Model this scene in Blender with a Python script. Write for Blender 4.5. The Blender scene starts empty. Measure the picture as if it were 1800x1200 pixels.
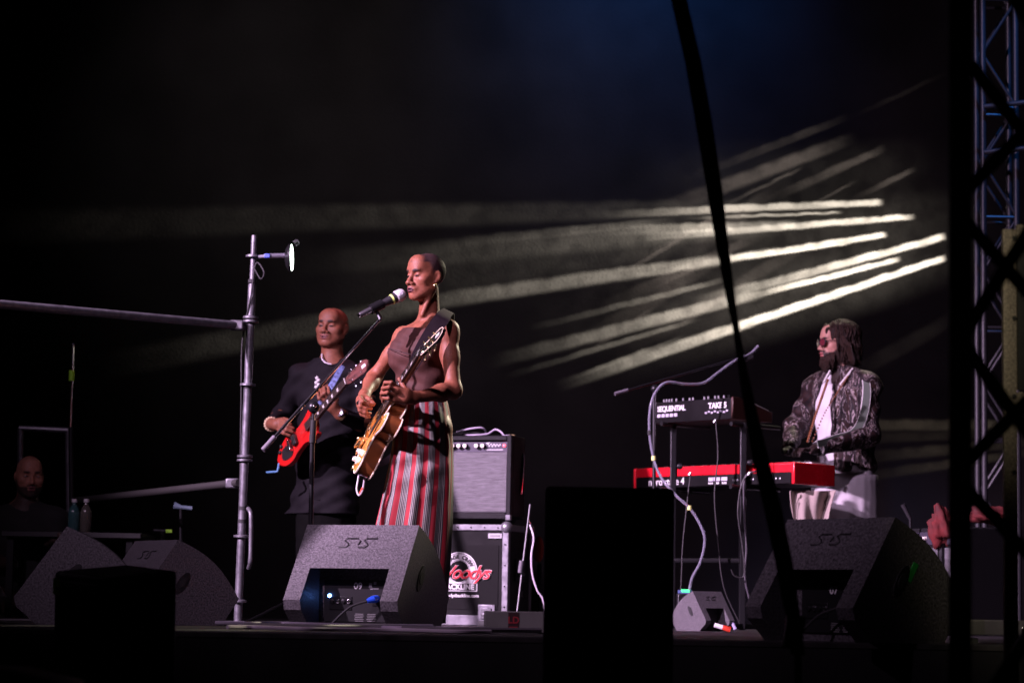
import bpy, bmesh, math, random
import numpy as np
from mathutils import Vector, Matrix
R = math.radians
random.seed(7); rng = np.random.default_rng(7)
SC = bpy.context.scene
COL = SC.collection

# ------------------------------------------------------------------ camera
FPX = 4200.0                      # focal length in pixels of the 1800 px wide photograph
CAM_Z, PITCH, ROLL = 0.10, R(6.34), R(1.0)
cam_d = bpy.data.cameras.new('camera'); cam = bpy.data.objects.new('camera', cam_d); COL.objects.link(cam)
cam_d.sensor_width = 36; cam_d.lens = FPX/1800*36; cam_d.clip_end = 500; cam_d.clip_start = .1
CR = Matrix.Rotation(R(90)+PITCH, 3, 'X') @ Matrix.Rotation(ROLL, 3, 'Z')
cam.location = (0, 0, CAM_Z); cam.rotation_euler = CR.to_euler()
cam_d.dof.use_dof = True; cam_d.dof.focus_distance = 10.45; cam_d.dof.aperture_fstop = 3.4
SC.camera = cam
SC.cycles.use_denoising = True
def P(x, y, Y):                   # pixel of the photograph + distance in metres -> world point
    d = CR @ Vector(((x-900)/FPX, -(y-600)/FPX, -1)); return Vector((0, 0, CAM_Z)) + d*(Y/d.y)
def G(x, Y):                      # the point of the stage floor under pixel column x at distance Y
    a = P(x, 600, Y); b = P(x, 1100, Y); t = (0-a.z)/(b.z-a.z); p = a.lerp(b, t); return Vector((p.x, Y, 0))

# ------------------------------------------------------------------ world: night sky, no sun
w = bpy.data.worlds.new('World'); SC.world = w; w.use_nodes = True
nt = w.node_tree; bg = nt.nodes['Background']
sky = nt.nodes.new('ShaderNodeTexSky'); sky.sky_type = 'NISHITA'; sky.sun_disc = False
sky.sun_elevation = R(-6); sky.sun_rotation = R(200)
nt.links.new(sky.outputs[0], bg.inputs[0]); bg.inputs[1].default_value = .05
vs = SC.view_settings; vs.view_transform = 'Standard'; vs.look = 'None'; vs.exposure = 0; vs.gamma = 1

# ------------------------------------------------------------------ stage lighting
YB = 16.5                         # distance of the backdrop cloth
def spot(name, loc, target, power, color, size, blend=.6, radius=.08):
    l = bpy.data.lights.new(name, 'SPOT'); l.energy = power; l.color = color; l.spot_size = R(size); l.spot_blend = blend
    l.shadow_soft_size = radius
    o = bpy.data.objects.new(name, l); COL.objects.link(o); o.location = loc
    o.rotation_euler = (Vector(target)-Vector(loc)).to_track_quat('-Z', 'Y').to_euler(); return o
LAV = (.97, .66, 1.0); WARM = (1, .88, .66); CREAM = (1, .93, .76)
spot('front_key_light', (-8.2, 6.0, 5.6), P(680, 720, 11.4), 17500, LAV, 27, 1.0, .08)
spot('front_wash_light', (-4.5, 3.0, 6.0), P(1420, 740, 13.0), 2500, LAV, 46, 1.0, .12)
spot('red_side_light', (-.3, 13.6, 5.2), P(590, 570, 13.2), 190, (1, .10, .12), 9, .8, .1)
spot('rear_warm_light', (3.6, 15.9, 4.6), P(785, 690, 10.4), 3600, WARM, 8.5, .8, .06)
spot('rear_keys_light', (2.6, 16.0, 4.6), P(1490, 610, 13.8), 260, WARM, 16, .8, .06)
spot('left_warm_light', (1.5, 15.8, 4.2), P(390, 1010, 10.0), 330, (1, .85, .45), 7, .9, .06)
spot('right_warm_light', (.2, 2.6, 4.4), P(1810, 520, 7.4), 650, (1, .86, .62), 10, 1., .1)
spot('blue_tower_light', (3.15, 11.6, 5.4), P(1765, 190, 13.6), 450, (.05, .28, 1), 22, .8, .05)
spot('blue_back_light', (.85, 15.0, 5.3), P(1120, -70, YB), 330, (.04, .25, 1), 95, 1.0, .1)
spot('backdrop_spill_fill', (-1.2, 10.8, 6.3), P(700, 230, YB), 560, (1, .86, .92), 46, 1.0, .2)  # added lamp standing in for stage light spilled on the cloth

def gobo(name, src, d, streaks, power, color):
    """profile spot with a breakup gobo: every streak is (pixel start, pixel end, half width at start in m, brightness, fade)"""
    S = P(src[0], src[1], YB); loc = Vector((S.x, YB-d, S.z))
    l = bpy.data.lights.new(name, 'SPOT'); l.energy = power; l.color = color; l.shadow_soft_size = .004; l.spot_size = R(179); l.spot_blend = 0
    o = bpy.data.objects.new(name, l); COL.objects.link(o); o.location = loc; o.rotation_euler = (R(90), 0, 0)
    l.use_nodes = True; T = l.node_tree; N = T.nodes; L = T.links
    em = N['Emission']
    def m(op, a, b=None, c=None, clamp=False):
        n = N.new('ShaderNodeMath'); n.operation = op; n.use_clamp = clamp
        for i, v in enumerate((a, b, c)):
            if v is None: continue
            if isinstance(v, (int, float)): n.inputs[i].default_value = v
            else: L.new(v, n.inputs[i])
        return n.outputs[0]
    def mr(v, a, b, c=0., e=1.):
        n = N.new('ShaderNodeMapRange'); n.interpolation_type = 'SMOOTHSTEP'
        L.new(v, n.inputs[0]); n.inputs[1].default_value = a; n.inputs[2].default_value = b; n.inputs[3].default_value = c; n.inputs[4].default_value = e
        return n.outputs[0]
    tc = N.new('ShaderNodeTexCoord'); sx = N.new('ShaderNodeSeparateXYZ'); L.new(tc.outputs['Normal'], sx.inputs[0])
    z = m('MAXIMUM', m('ABSOLUTE', sx.outputs[2]), .002)
    X = m('MULTIPLY', m('DIVIDE', sx.outputs[0], z), d); Yv = m('MULTIPLY', m('DIVIDE', sx.outputs[1], z), d)   # position on the cloth relative to the lamp
    r2 = m('ADD', m('MULTIPLY', X, X), m('MULTIPLY', Yv, Yv))
    comp = m('POWER', m('ADD', r2, d*d), 1.5)
    cv = N.new('ShaderNodeCombineXYZ'); L.new(X, cv.inputs[0]); L.new(Yv, cv.inputs[1])
    nz = N.new('ShaderNodeTexNoise'); nz.inputs['Scale'].default_value = 8; nz.inputs['Detail'].default_value = 8; L.new(cv.outputs[0], nz.inputs['Vector'])
    br = mr(nz.outputs[0], .36, .58, .68, 1.1)
    wob = m('MULTIPLY', m('SUBTRACT', nz.outputs[0], .5), .03)
    tot = None
    for (ax, ay), (bx, by), hw, bright, s_in, fade in streaks:
        A = P(ax, ay, YB)-S; B = P(bx, by, YB)-S; A = Vector((A.x, A.z)); B = Vector((B.x, B.z))
        u = (B-A).normalized(); ln = (B-A).length
        px = m('SUBTRACT', X, A.x); py = m('SUBTRACT', Yv, A.y)
        s = m('ADD', m('MULTIPLY', px, u.x), m('MULTIPLY', py, u.y))
        t = m('ABSOLUTE', m('ADD', m('ADD', m('MULTIPLY', px, -u.y), m('MULTIPLY', py, u.x)), wob))
        wd = m('MULTIPLY', m('ADD', 1., m('MULTIPLY', s, .22)), hw)
        q = m('DIVIDE', t, m('MAXIMUM', wd, .004))
        e = mr(q, .45, 1.3, 1., 0.)
        f1 = mr(s, -s_in, s_in*.5); f2 = mr(s, ln*(1-fade), ln, 1., 0.)
        v = m('MULTIPLY', m('MULTIPLY', e, m('MULTIPLY', f1, f2)), bright)
        tot = v if tot is None else m('ADD', tot, v)
    fwd = m('GREATER_THAN', m('ABSOLUTE', sx.outputs[2]), .004)
    L.new(m('MULTIPLY', m('MULTIPLY', tot, fwd), m('MULTIPLY', comp, m('MULTIPLY', br, 1/d))), em.inputs['Strength'])
    return o
gobo('gobo_profile_light', (2024, 332), .9, [
    ((1560, 354), (1020, 380), .022, 2.2, .05, .95), ((1250, 366), (-60, 400), .060, .045, .5, .95),
    ((1615, 378), (1060, 425), .020, 2.6, .05, .9), ((1330, 402), (450, 470), .06, .12, .3, .95),
    ((1400, 394), (1010, 410), .030, .7, .2, .7),
    ((1570, 409), (1215, 466), .020, 3.2, .04, .45), ((1260, 458), (560, 560), .040, .55, .2, .98),
    ((1668, 414), (1380, 490), .023, 3.2, .04, .55), ((1430, 478), (1200, 535), .03, 1.0, .1, .9),
    ((1590, 452), (1280, 530), .018, 3.0, .05, .6), ((1320, 520), (830, 645), .036, .75, .15, .95),
    ((1668, 450), (1235, 594), .022, 4.2, .04, .45), ((1300, 573), (950, 690), .034, 1.1, .2, .95),
    ((1480, 372), (1180, 386), .010, 1.4, .08, .8), ((1500, 425), (1300, 455), .009, 1.6, .06, .8), ((1540, 468), (1360, 512), .009, 1.8, .06, .8), ((1450, 522), (1290, 572), .010, 1.2, .08, .8),
    ((1350, 440), (1050, 500), .02, .35, .2, .9), ((1240, 500), (900, 585), .02, .3, .2, .9), ((1180, 575), (860, 670), .018, .25, .2, .9), ((1150, 610), (960, 680), .014, .3, .2, .9), ((1120, 395), (760, 430), .03, .16, .3, .9),
    ((1620, 420), (800, 540), .30, .06, .6, .98), ((1560, 480), (950, 640), .20, .06, .6, .98), ((1560, 330), (1000, 380), .30, .025, .6, .98), ((700, 545), (200, 640), .07, .05, .4, .7), ((1150, 420), (500, 520), .14, .05, .4, .9)], 1250, CREAM)  # broad dim entries put imitated haze glow into the pattern
gobo('high_gobo_light', (2090, 0), 1.1, [
    ((1440, 265), (1120, 385), .045, .36, .35, .8), ((1440, 225), (1180, 325), .028, .12, .3, .9),
    ((1545, 264), (1340, 356), .028, .30, .12, .8), ((1610, 294), (1500, 348), .020, .26, .08, .9),
    ((1620, 150), (1500, 205), .016, .03, .3, .9), ((1300, 430), (1020, 560), .035, .26, .3, .7),
    ((1400, 440), (1060, 640), .04, .14, .3, .8), ((1220, 480), (960, 640), .05, .14, .3, .8), ((1340, 350), (1180, 470), .05, .16, .3, .8),
    ((1400, 300), (1250, 372), .012, .3, .1, .8), ((1500, 320), (1390, 378), .010, .3, .1, .8), ((1260, 380), (1100, 470), .016, .3, .2, .8), ((1180, 430), (1060, 500), .014, .25, .2, .8), ((1290, 510), (1150, 600), .02, .22, .2, .8), ((1120, 560), (1000, 640), .016, .22, .2, .8),
    ((1660, 560), (1480, 660), .05, .03, .2, .8)], 560, (1, .86, .72))
gobo('low_gobo_light', (2160, 742), .9, [
    ((1790, 745), (1400, 748), .034, .20, .3, .9), ((1780, 778), (1480, 808), .035, .12, .3, .9),
    ((1770, 800), (1500, 840), .03, .12, .3, .9), ((1790, 760), (1300, 778), .03, .05, .3, .9)], 460, (1, .84, .6))

# ------------------------------------------------------------------ materials
MATS = {}
def mat(name, col, rough=.6, metal=0., var=.0, vscale=8., bump=0., bscale=60., emit=None, estr=1., spec=.5, trans=0., alpha_attr=None, sheen=0., coat=0., sss=0.):
    if name in MATS: return MATS[name]
    m = bpy.data.materials.new(name); m.use_nodes = True; T = m.node_tree; b = T.nodes['Principled BSDF']; L = T.links
    b.inputs['Base Color'].default_value = (*col, 1); b.inputs['Roughness'].default_value = rough; b.inputs['Metallic'].default_value = metal
    b.inputs['Specular IOR Level'].default_value = spec
    if trans: b.inputs['Transmission Weight'].default_value = trans
    if sheen: b.inputs['Sheen Weight'].default_value = sheen
    if coat: b.inputs['Coat Weight'].default_value = coat; b.inputs['Coat Roughness'].default_value = .08
    if emit: b.inputs['Emission Color'].default_value = (*emit, 1); b.inputs['Emission Strength'].default_value = estr
    tc = T.nodes.new('ShaderNodeTexCoord')
    src = None
    if alpha_attr:
        a = T.nodes.new('ShaderNodeAttribute'); a.attribute_name = alpha_attr; src = a.outputs['Color']; L.new(src, b.inputs['Base Color'])
    if var:
        n = T.nodes.new('ShaderNodeTexNoise'); n.inputs['Scale'].default_value = vscale; n.inputs['Detail'].default_value = 6; L.new(tc.outputs['Object'], n.inputs['Vector'])
        mr = T.nodes.new('ShaderNodeMapRange'); L.new(n.outputs[0], mr.inputs[0]); mr.inputs[1].default_value = .3; mr.inputs[2].default_value = .7
        mr.inputs[3].default_value = 1-var; mr.inputs[4].default_value = 1+var
        mx = T.nodes.new('ShaderNodeMix'); mx.data_type = 'RGBA'; mx.blend_type = 'MULTIPLY'; mx.inputs[0].default_value = 1
        if src: L.new(src, mx.inputs[6])
        else: mx.inputs[6].default_value = (*col, 1)
        L.new(mr.outputs[0], mx.inputs[7]); L.new(mx.outputs[2], b.inputs['Base Color'])
        mr2 = T.nodes.new('ShaderNodeMapRange'); L.new(n.outputs[0], mr2.inputs[0]); mr2.inputs[3].default_value = max(.03, rough-.15); mr2.inputs[4].default_value = min(1, rough+.15)
        L.new(mr2.outputs[0], b.inputs['Roughness'])
    if bump:
        n = T.nodes.new('ShaderNodeTexNoise'); n.inputs['Scale'].default_value = bscale; n.inputs['Detail'].default_value = 3; L.new(tc.outputs['Object'], n.inputs['Vector'])
        bp = T.nodes.new('ShaderNodeBump'); bp.inputs['Strength'].default_value = bump; bp.inputs['Distance'].default_value = .004
        L.new(n.outputs[0], bp.inputs['Height']); L.new(bp.outputs[0], b.inputs['Normal'])
    MATS[name] = m; return m

# ------------------------------------------------------------------ mesh building
W = {}                            # world matrix of every Empty / part
class MB:
    def __init__(s): s.v = []; s.f = []; s.m = []; s.uv = None
    def add(s, vs, fs, mi=0):
        o = len(s.v); s.v += [tuple(v) for v in vs]; s.f += [tuple(o+i for i in f) for f in fs]; s.m += [mi]*len(fs); return s
    def box(s, c, d, rot=None, mi=0, taper=None, bev=0):
        c = Vector(c); h = Vector(d)/2
        if bev:
            bm = bmesh.new(); bmesh.ops.create_cube(bm, size=1, matrix=Matrix.Diagonal((*d, 1)))
            bmesh.ops.bevel(bm, geom=bm.edges[:], offset=bev, segments=2, profile=.5, affect='EDGES')
            bm.verts.index_update(); vs = [v.co.copy() for v in bm.verts]; fs = [[v.index for v in f.verts] for f in bm.faces]; bm.free()
        else:
            vs = [Vector((x*h.x, y*h.y, z*h.z)) for x in (-1, 1) for y in (-1, 1) for z in (-1, 1)]
            fs = [(0, 1, 3, 2), (4, 6, 7, 5), (0, 4, 5, 1), (2, 3, 7, 6), (0, 2, 6, 4), (1, 5, 7, 3)]
        if rot: vs = [rot @ v for v in vs]
        return s.add([c+v for v in vs], fs, mi)
    def tube(s, pts, r, n=8, mi=0, caps=True, flat=None):
        pts = [Vector(p) for p in pts]; k = len(pts); rs = r if isinstance(r, (list, tuple)) else [r]*k
        vs = []; up = None
        for i, p in enumerate(pts):
            t = (pts[min(i+1, k-1)]-pts[max(i-1, 0)])
            if t.length < 1e-9: t = Vector((0, 0, 1))
            t.normalize()
            if up is None:
                up = t.orthogonal().normalized()
            up = (up-t*up.dot(t)); up = up.normalized() if up.length > 1e-6 else t.orthogonal().normalized()
            b = t.cross(up)
            for j in range(n):
                a = 2*math.pi*j/n; vs.append(p+(up*math.cos(a)+b*math.sin(a))*rs[i])
        fs = [(i*n+j, i*n+(j+1) % n, (i+1)*n+(j+1) % n, (i+1)*n+j) for i in range(k-1) for j in range(n)]
        if caps: fs += [tuple(range(n-1, -1, -1)), tuple((k-1)*n+j for j in range(n))]
        return s.add(vs, fs, mi)
    def lathe(s, base, axis, prof, n=20, mi=0):        # prof: (distance along axis, radius)
        a = Vector(axis).normalized(); b = Vector(base); return s.tube([b+a*h for h, r in prof], [max(r, 1e-4) for h, r in prof], n, mi) if len({h for h, r in prof}) == len(prof) else s._lathe(b, a, prof, n, mi)
    def _lathe(s, b, a, prof, n, mi):
        u = a.orthogonal().normalized(); v = a.cross(u); vs = []; k = len(prof)
        for h, r in prof:
            for j in range(n):
                t = 2*math.pi*j/n; vs.append(b+a*h+(u*math.cos(t)+v*math.sin(t))*max(r, 1e-4))
        fs = [(i*n+j, i*n+(j+1) % n, (i+1)*n+(j+1) % n, (i+1)*n+j) for i in range(k-1) for j in range(n)]
        fs += [tuple(range(n-1, -1, -1)), tuple((k-1)*n+j for j in range(n))]
        return s.add(vs, fs, mi)
    def prism(s, poly, M, h0, h1, mi=0, mi_side=None):  # polygon in local xy extruded along z, placed by the matrix M
        k = len(poly); vs = [M @ Vector((x, y, h0)) for x, y in poly]+[M @ Vector((x, y, h1)) for x, y in poly]
        s.add(vs, [tuple(range(k-1, -1, -1)), tuple(range(k, 2*k))], mi); o = len(s.v)-2*k
        s.f += [(o+i, o+(i+1) % k, o+k+(i+1) % k, o+k+i) for i in range(k)]; s.m += [mi if mi_side is None else mi_side]*k; return s
    def sphere(s, c, r, n=14, mi=0, rot=None):
        r = Vector(r) if hasattr(r, '__len__') else Vector((r, r, r)); c = Vector(c); vs = [Vector((0, 0, r.z))]; k = n//2
        for i in range(1, k):
            a = math.pi*i/k
            for j in range(n):
                b = 2*math.pi*j/n; vs.append(Vector((r.x*math.sin(a)*math.cos(b), r.y*math.sin(a)*math.sin(b), r.z*math.cos(a))))
        vs.append(Vector((0, 0, -r.z))); e = len(vs)-1
        fs = [(0, 1+j, 1+(j+1) % n) for j in range(n)]+[(1+i*n+j, 1+(i+1)*n+j, 1+(i+1)*n+(j+1) % n, 1+i*n+(j+1) % n) for i in range(k-2) for j in range(n)]
        fs += [(e, 1+(k-2)*n+(j+1) % n, 1+(k-2)*n+j) for j in range(n)]
        if rot: vs = [rot @ v for v in vs]
        return s.add([c+v for v in vs], fs, mi)
    def ribbon(s, pairs, th, mi=0):                     # pairs of world points (one edge, other edge), with a real thickness
        k = len(pairs); a = [Vector(p) for p, q in pairs]; b = [Vector(q) for p, q in pairs]; vs = []
        for i in range(k):
            t = a[min(i+1, k-1)]-a[max(i-1, 0)]; n = t.cross(b[i]-a[i]).normalized()*th/2
            vs += [a[i]-n, b[i]-n, b[i]+n, a[i]+n]
        fs = [(i*4+j, i*4+(j+1) % 4, i*4+4+(j+1) % 4, i*4+4+j) for i in range(k-1) for j in range(4)]+[(3, 2, 1, 0), (k*4-4, k*4-3, k*4-2, k*4-1)]
        return s.add(vs, fs, mi)
    def build(s, name, mats, parent=None, world=False, smooth=35, bevel=0, M=None):
        me = bpy.data.meshes.new(name); vs = s.v
        if world and parent is not None:
            inv = W[parent].inverted(); vs = [inv @ Vector(v) for v in vs]
        elif M is not None: vs = [M @ Vector(v) for v in vs]
        me.from_pydata([tuple(v) for v in vs], [], s.f)
        return finish(me, name, mats, parent, s.m, smooth, bevel)
def finish(me, name, mats, parent=None, mi=None, smooth=35, bevel=0):
    for m in (mats if isinstance(mats, (list, tuple)) else [mats]): me.materials.append(m)
    if mi is not None and any(mi): me.polygons.foreach_set('material_index', mi)
    me.update()
    bm = bmesh.new(); bm.from_mesh(me); bmesh.ops.recalc_face_normals(bm, faces=bm.faces[:]); bm.to_mesh(me); bm.free()
    if smooth:
        me.shade_smooth()
        if smooth < 170: me.set_sharp_from_angle(angle=R(smooth))
    o = bpy.data.objects.new(name, me); COL.objects.link(o)
    if bevel:
        b = o.modifiers.new('bevel', 'BEVEL'); b.width = bevel; b.segments = 2; b.limit_method = 'ANGLE'; b.angle_limit = R(40)
    if parent is not None: o.parent = parent; W[o] = W[parent]
    else: W[o] = Matrix.Identity(4)
    return o
def tag(o, label, cat=None, group=None, kind=None):
    if label: o['label'] = label
    if cat: o['category'] = cat
    if group: o['group'] = group
    if kind: o['kind'] = kind
    return o
def thing(name, label, cat, loc=(0, 0, 0), rz=0, group=None, rot=None):
    o = bpy.data.objects.new(name, None); COL.objects.link(o); o.empty_display_size = .1
    M = Matrix.Translation(loc) @ (rot.to_4x4() if rot is not None else Matrix.Rotation(rz, 4, 'Z')); o.matrix_world = M; W[o] = M
    return tag(o, label, cat, group)
def struct(o): o['kind'] = 'structure'; return o
def spline(pts, n=6):
    pts = [Vector(p) for p in pts]; q = [pts[0]*2-pts[1]]+pts+[pts[-1]*2-pts[-2]]; out = []
    for i in range(1, len(q)-2):
        a, b, c, d = q[i-1:i+3]
        for k in range(n):
            t = k/n; out.append(.5*((2*b)+(c-a)*t+(2*a-5*b+4*c-d)*t*t+(3*b-a-3*c+d)*t**3))
    return out+[pts[-1]]
def text_mesh(body, size, ext=.0015, shear=0, bold=0, spacing=1., align='CENTER'):
    c = bpy.data.curves.new('t', 'FONT'); c.body = body; c.size = size; c.extrude = ext; c.shear = shear; c.offset = bold; c.space_character = spacing
    c.align_x = align; c.align_y = 'CENTER'; c.resolution_u = 3
    o = bpy.data.objects.new('t', c); COL.objects.link(o); dg = bpy.context.evaluated_depsgraph_get(); dg.update()
    me = bpy.data.meshes.new_from_object(o.evaluated_get(dg)); bpy.data.objects.remove(o); bpy.data.curves.remove(c); me.materials.clear(); return me
def text(name, body, size, M, m, parent, **kw):          # flat lettering; M places its xy plane in the parent's frame
    me = text_mesh(body, size, **kw); me.transform(M); me.name = name; me.materials.append(m)
    o = bpy.data.objects.new(name, me); COL.objects.link(o); o.parent = parent; W[o] = W[parent]; return o
def frame(origin, x, y):                                 # matrix from origin and two axes
    x = Vector(x).normalized(); y = Vector(y); y = (y-x*y.dot(x)).normalized(); z = x.cross(y)
    M = Matrix((x, y, z)).transposed().to_4x4(); M.translation = Vector(origin); return M

# ------------------------------------------------------------------ smooth bodies: signed distance fields meshed by surface nets
class Field:
    def __init__(s, lo, hi, h):
        s.h = h; s.lo = np.array(lo, float); s.n = np.ceil((np.array(hi, float)-s.lo)/h).astype(int)+1
        s.d = np.full(s.n, .08, np.float32); s.ax = [s.lo[i]+h*np.arange(s.n[i]) for i in range(3)]
    def _sl(s, lo, hi, pad):
        a = np.maximum(np.floor((np.array(lo)-pad-s.lo)/s.h).astype(int), 0); b = np.minimum(np.ceil((np.array(hi)+pad-s.lo)/s.h).astype(int)+1, s.n)
        if (b <= a).any(): return None, None
        sl = tuple(slice(a[i], b[i]) for i in range(3))
        g = [s.ax[i][sl[i]].reshape([-1 if j == i else 1 for j in range(3)]) for i in range(3)]
        return sl, g
    def _mix(s, sl, f, k, sub=False):
        a = s.d[sl]; f = f.astype(np.float32)
        if sub:
            f = -f; h = np.maximum(k-np.abs(a-f), 0)/k if k else 0; s.d[sl] = np.maximum(a, f)+(h*h*k/4 if k else 0)
        else:
            h = np.maximum(k-np.abs(a-f), 0)/k if k else 0; s.d[sl] = np.minimum(a, f)-(h*h*k/4 if k else 0)
    def cap(s, a, b, ra, rb=None, k=.02, sub=False, inf=0., flat=None):
        rb = ra if rb is None else rb; a = np.array(a, float); b = np.array(b, float); ra += inf; rb += inf; rm = max(ra, rb)
        sl, g = s._sl(np.minimum(a, b)-rm, np.maximum(a, b)+rm, k+3*s.h)
        if sl is None: return s
        ab = b-a; L2 = max((ab**2).sum(), 1e-9)
        q = [g[i]-a[i] for i in range(3)]
        t = np.clip(sum(q[i]*ab[i] for i in range(3))/L2, 0, 1)
        e = [q[i]-t*ab[i] for i in range(3)]
        r2 = e[0]**2+e[1]**2+e[2]**2
        if flat is not None:
            ax, sc = flat; w = sum(e[i]*ax[i] for i in range(3)); r2 = r2+w*w*(1/(sc*sc)-1)
        s._mix(sl, np.sqrt(r2)-(ra+t*(rb-ra)), k, sub); return s
    def ell(s, c, r, M=None, k=.02, sub=False, inf=0.):
        c = np.array(c, float); r = np.array(r, float)+inf; rm = r.max()
        sl, g = s._sl(c-rm, c+rm, k+3*s.h)
        if sl is None: return s
        q = [g[i]-c[i] for i in range(3)]
        if M is not None: q = [sum(q[j]*M[j][i] for j in range(3)) for i in range(3)]   # M: columns are the ellipsoid's axes
        k0 = np.sqrt(sum((q[i]/r[i])**2 for i in range(3))); k1 = np.sqrt(sum((q[i]/r[i]**2)**2 for i in range(3)))+1e-9
        s._mix(sl, k0*(k0-1)/k1, k, sub); return s
    def cut(s, p, n, k=.004):                            # remove the side that n points to
        n = np.array(n, float); n /= np.linalg.norm(n); g = [s.ax[i].reshape([-1 if j == i else 1 for j in range(3)]) for i in range(3)]
        f = sum((g[i]-p[i])*n[i] for i in range(3)).astype(np.float32); s.d = np.maximum(s.d, f); return s
    def warp(s, fn):                                     # add a displacement field fn(x, y, z)
        g = [s.ax[i].reshape([-1 if j == i else 1 for j in range(3)]) for i in range(3)]; s.d = s.d+fn(*g).astype(np.float32); return s
    def mesh(s):
        d = s.d; n = d.shape; ins = d < 0
        c = np.zeros([m-1 for m in n], np.int8)
        for i in (0, 1):
            for j in (0, 1):
                for k in (0, 1): c += ins[i:n[0]-1+i, j:n[1]-1+j, k:n[2]-1+k]
        idx = np.argwhere((c > 0) & (c < 8)); vid = np.full(c.shape, -1, np.int32); vid[tuple(idx.T)] = np.arange(len(idx))
        acc = np.zeros((len(idx), 3)); cnt = np.zeros(len(idx)); cor = [(i, j, k) for i in (0, 1) for j in (0, 1) for k in (0, 1)]
        for a in range(8):
            for b in range(a+1, 8):
                A = np.array(cor[a]); B = np.array(cor[b])
                if abs(A-B).sum() != 1: continue
                da = d[tuple((idx+A).T)]; db = d[tuple((idx+B).T)]; mk = (da < 0) != (db < 0)
                t = np.where(mk, da/np.where(mk, da-db, 1), 0)[:, None]
                acc += np.where(mk[:, None], A+(B-A)*t, 0); cnt += mk
        v = s.lo+s.h*(idx+acc/cnt[:, None]); F = []
        for ax in range(3):
            o = [(ax+1) % 3, (ax+2) % 3]; s0 = [slice(None)]*3; s1 = [slice(None)]*3; s0[ax] = slice(0, n[ax]-1); s1[ax] = slice(1, n[ax])
            e = np.argwhere(ins[tuple(s0)] != ins[tuple(s1)]); e = e[(e[:, o[0]] > 0) & (e[:, o[1]] > 0) & (e[:, o[0]] < n[o[0]]-1) & (e[:, o[1]] < n[o[1]]-1)]
            fl = ins[tuple(s0)][tuple(e.T)]; q = []
            for p, r in ((1, 1), (0, 1), (0, 0), (1, 0)):
                x = e.copy(); x[:, o[0]] -= p; x[:, o[1]] -= r; q.append(vid[tuple(x.T)])
            q = np.stack(q, 1); q[~fl] = q[~fl][:, ::-1]; F.append(q)
        F = np.concatenate(F); F = F[(F >= 0).all(1)]
        for _ in range(1):                               # one light relaxation
            sm = np.zeros_like(v); ct = np.zeros(len(v))
            for a in range(4):
                for b in ((a+1) % 4,):
                    np.add.at(sm, F[:, a], v[F[:, b]]); np.add.at(ct, F[:, a], 1); np.add.at(sm, F[:, b], v[F[:, a]]); np.add.at(ct, F[:, b], 1)
            v = v*.45+.55*sm/np.maximum(ct, 1)[:, None]
        return v, F
def field_obj(name, fld, m, parent, base=None, paints=None):
    v, F = fld.mesh(); wv = v
    inv = np.array(W[parent].inverted()); v = v @ inv[:3, :3].T+inv[:3, 3]
    me = bpy.data.meshes.new(name); me.vertices.add(len(v)); me.vertices.foreach_set('co', v.ravel().astype(np.float32))
    me.loops.add(F.size); me.loops.foreach_set('vertex_index', F.ravel().astype(np.int32)); me.polygons.add(len(F))
    me.polygons.foreach_set('loop_start', np.arange(0, F.size, 4, dtype=np.int32)); me.update(calc_edges=True); me.validate()
    if base is not None:
        c = np.tile(np.array([*base, 1.]), (len(v), 1))
        for fn, colr in (paints or []):
            a = np.clip(fn(wv), 0, 1)[:, None]; c[:, :3] = c[:, :3]*(1-a)+np.array(colr)*a
        at = me.color_attributes.new('col', 'FLOAT_COLOR', 'POINT'); at.data.foreach_set('color', c.ravel().astype(np.float32))
    me.materials.append(m); me.shade_smooth()
    o = bpy.data.objects.new(name, me); COL.objects.link(o); o.parent = parent; W[o] = W[parent]; return o
# ------------------------------------------------------------------ common materials
BLK = mat('black_paint', (.012, .012, .013), .55, var=.3, vscale=20)
BLKM = mat('black_metal', (.02, .02, .022), .38, .6)
RUB = mat('black_rubber', (.015, .015, .016), .75)
STEEL = mat('galvanised_steel', (.15, .15, .165), .42, .6, var=.25, vscale=30, bump=.15, bscale=120)
CHROME = mat('chrome', (.7, .7, .72), .16, 1.)
ALU = mat('aluminium_edge', (.24, .24, .26), .38, .7, var=.12, vscale=40)
GOLD = mat('gold_plate', (.85, .66, .34), .25, 1.)
WHITE = mat('white_print', (.75, .75, .75), .6)
GREYP = mat('grey_print', (.22, .22, .22), .6)
TEX = mat('textured_black_coating', (.082, .077, .084), .45, var=.7, vscale=120, bump=.5, bscale=170, spec=.5)  # colour speckle also stands in for glints of the rough coating
LIME = mat('lime_tape', (.35, .75, .04), .6)
GREEN = mat('green_tape', (.015, .28, .04), .6)

# ------------------------------------------------------------------ ground, stage, backdrop
EDGE = 8.4
g = MB().add([(-60, -20, -1.4), (60, -20, -1.4), (60, 80, -1.4), (-60, 80, -1.4)], [(0, 1, 2, 3)]).build('ground', mat('dark_asphalt', (.03, .03, .03), .85, var=.4, vscale=3, bump=.4, bscale=90)); struct(g)
s_ = MB()
s_.box((0, (EDGE+19)/2, -.06), (19, 19-EDGE, .12))
fl = s_.build('stage_floor', mat('stage_ply', (.022, .021, .021), .5, var=.5, vscale=2.2, bump=.3, bscale=40), smooth=0); struct(fl)
fm = MB(); n = 190; pts = []
for i in range(n+1):
    x = -9.5+19*i/n; y = EDGE-.045+.022*math.sin(x*19)+.012*math.sin(x*43+1); pts.append((x, y))
for z in (-1.4, -.024): fm.v += [(x, y, z) for x, y in pts]
fm.f = [(i, i+1, n+2+i, n+1+i) for i in range(n)]; fm.m = [0]*n
struct(fm.build('stage_skirt', mat('skirt_cloth', (.006, .006, .006), .95), smooth=180))
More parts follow.
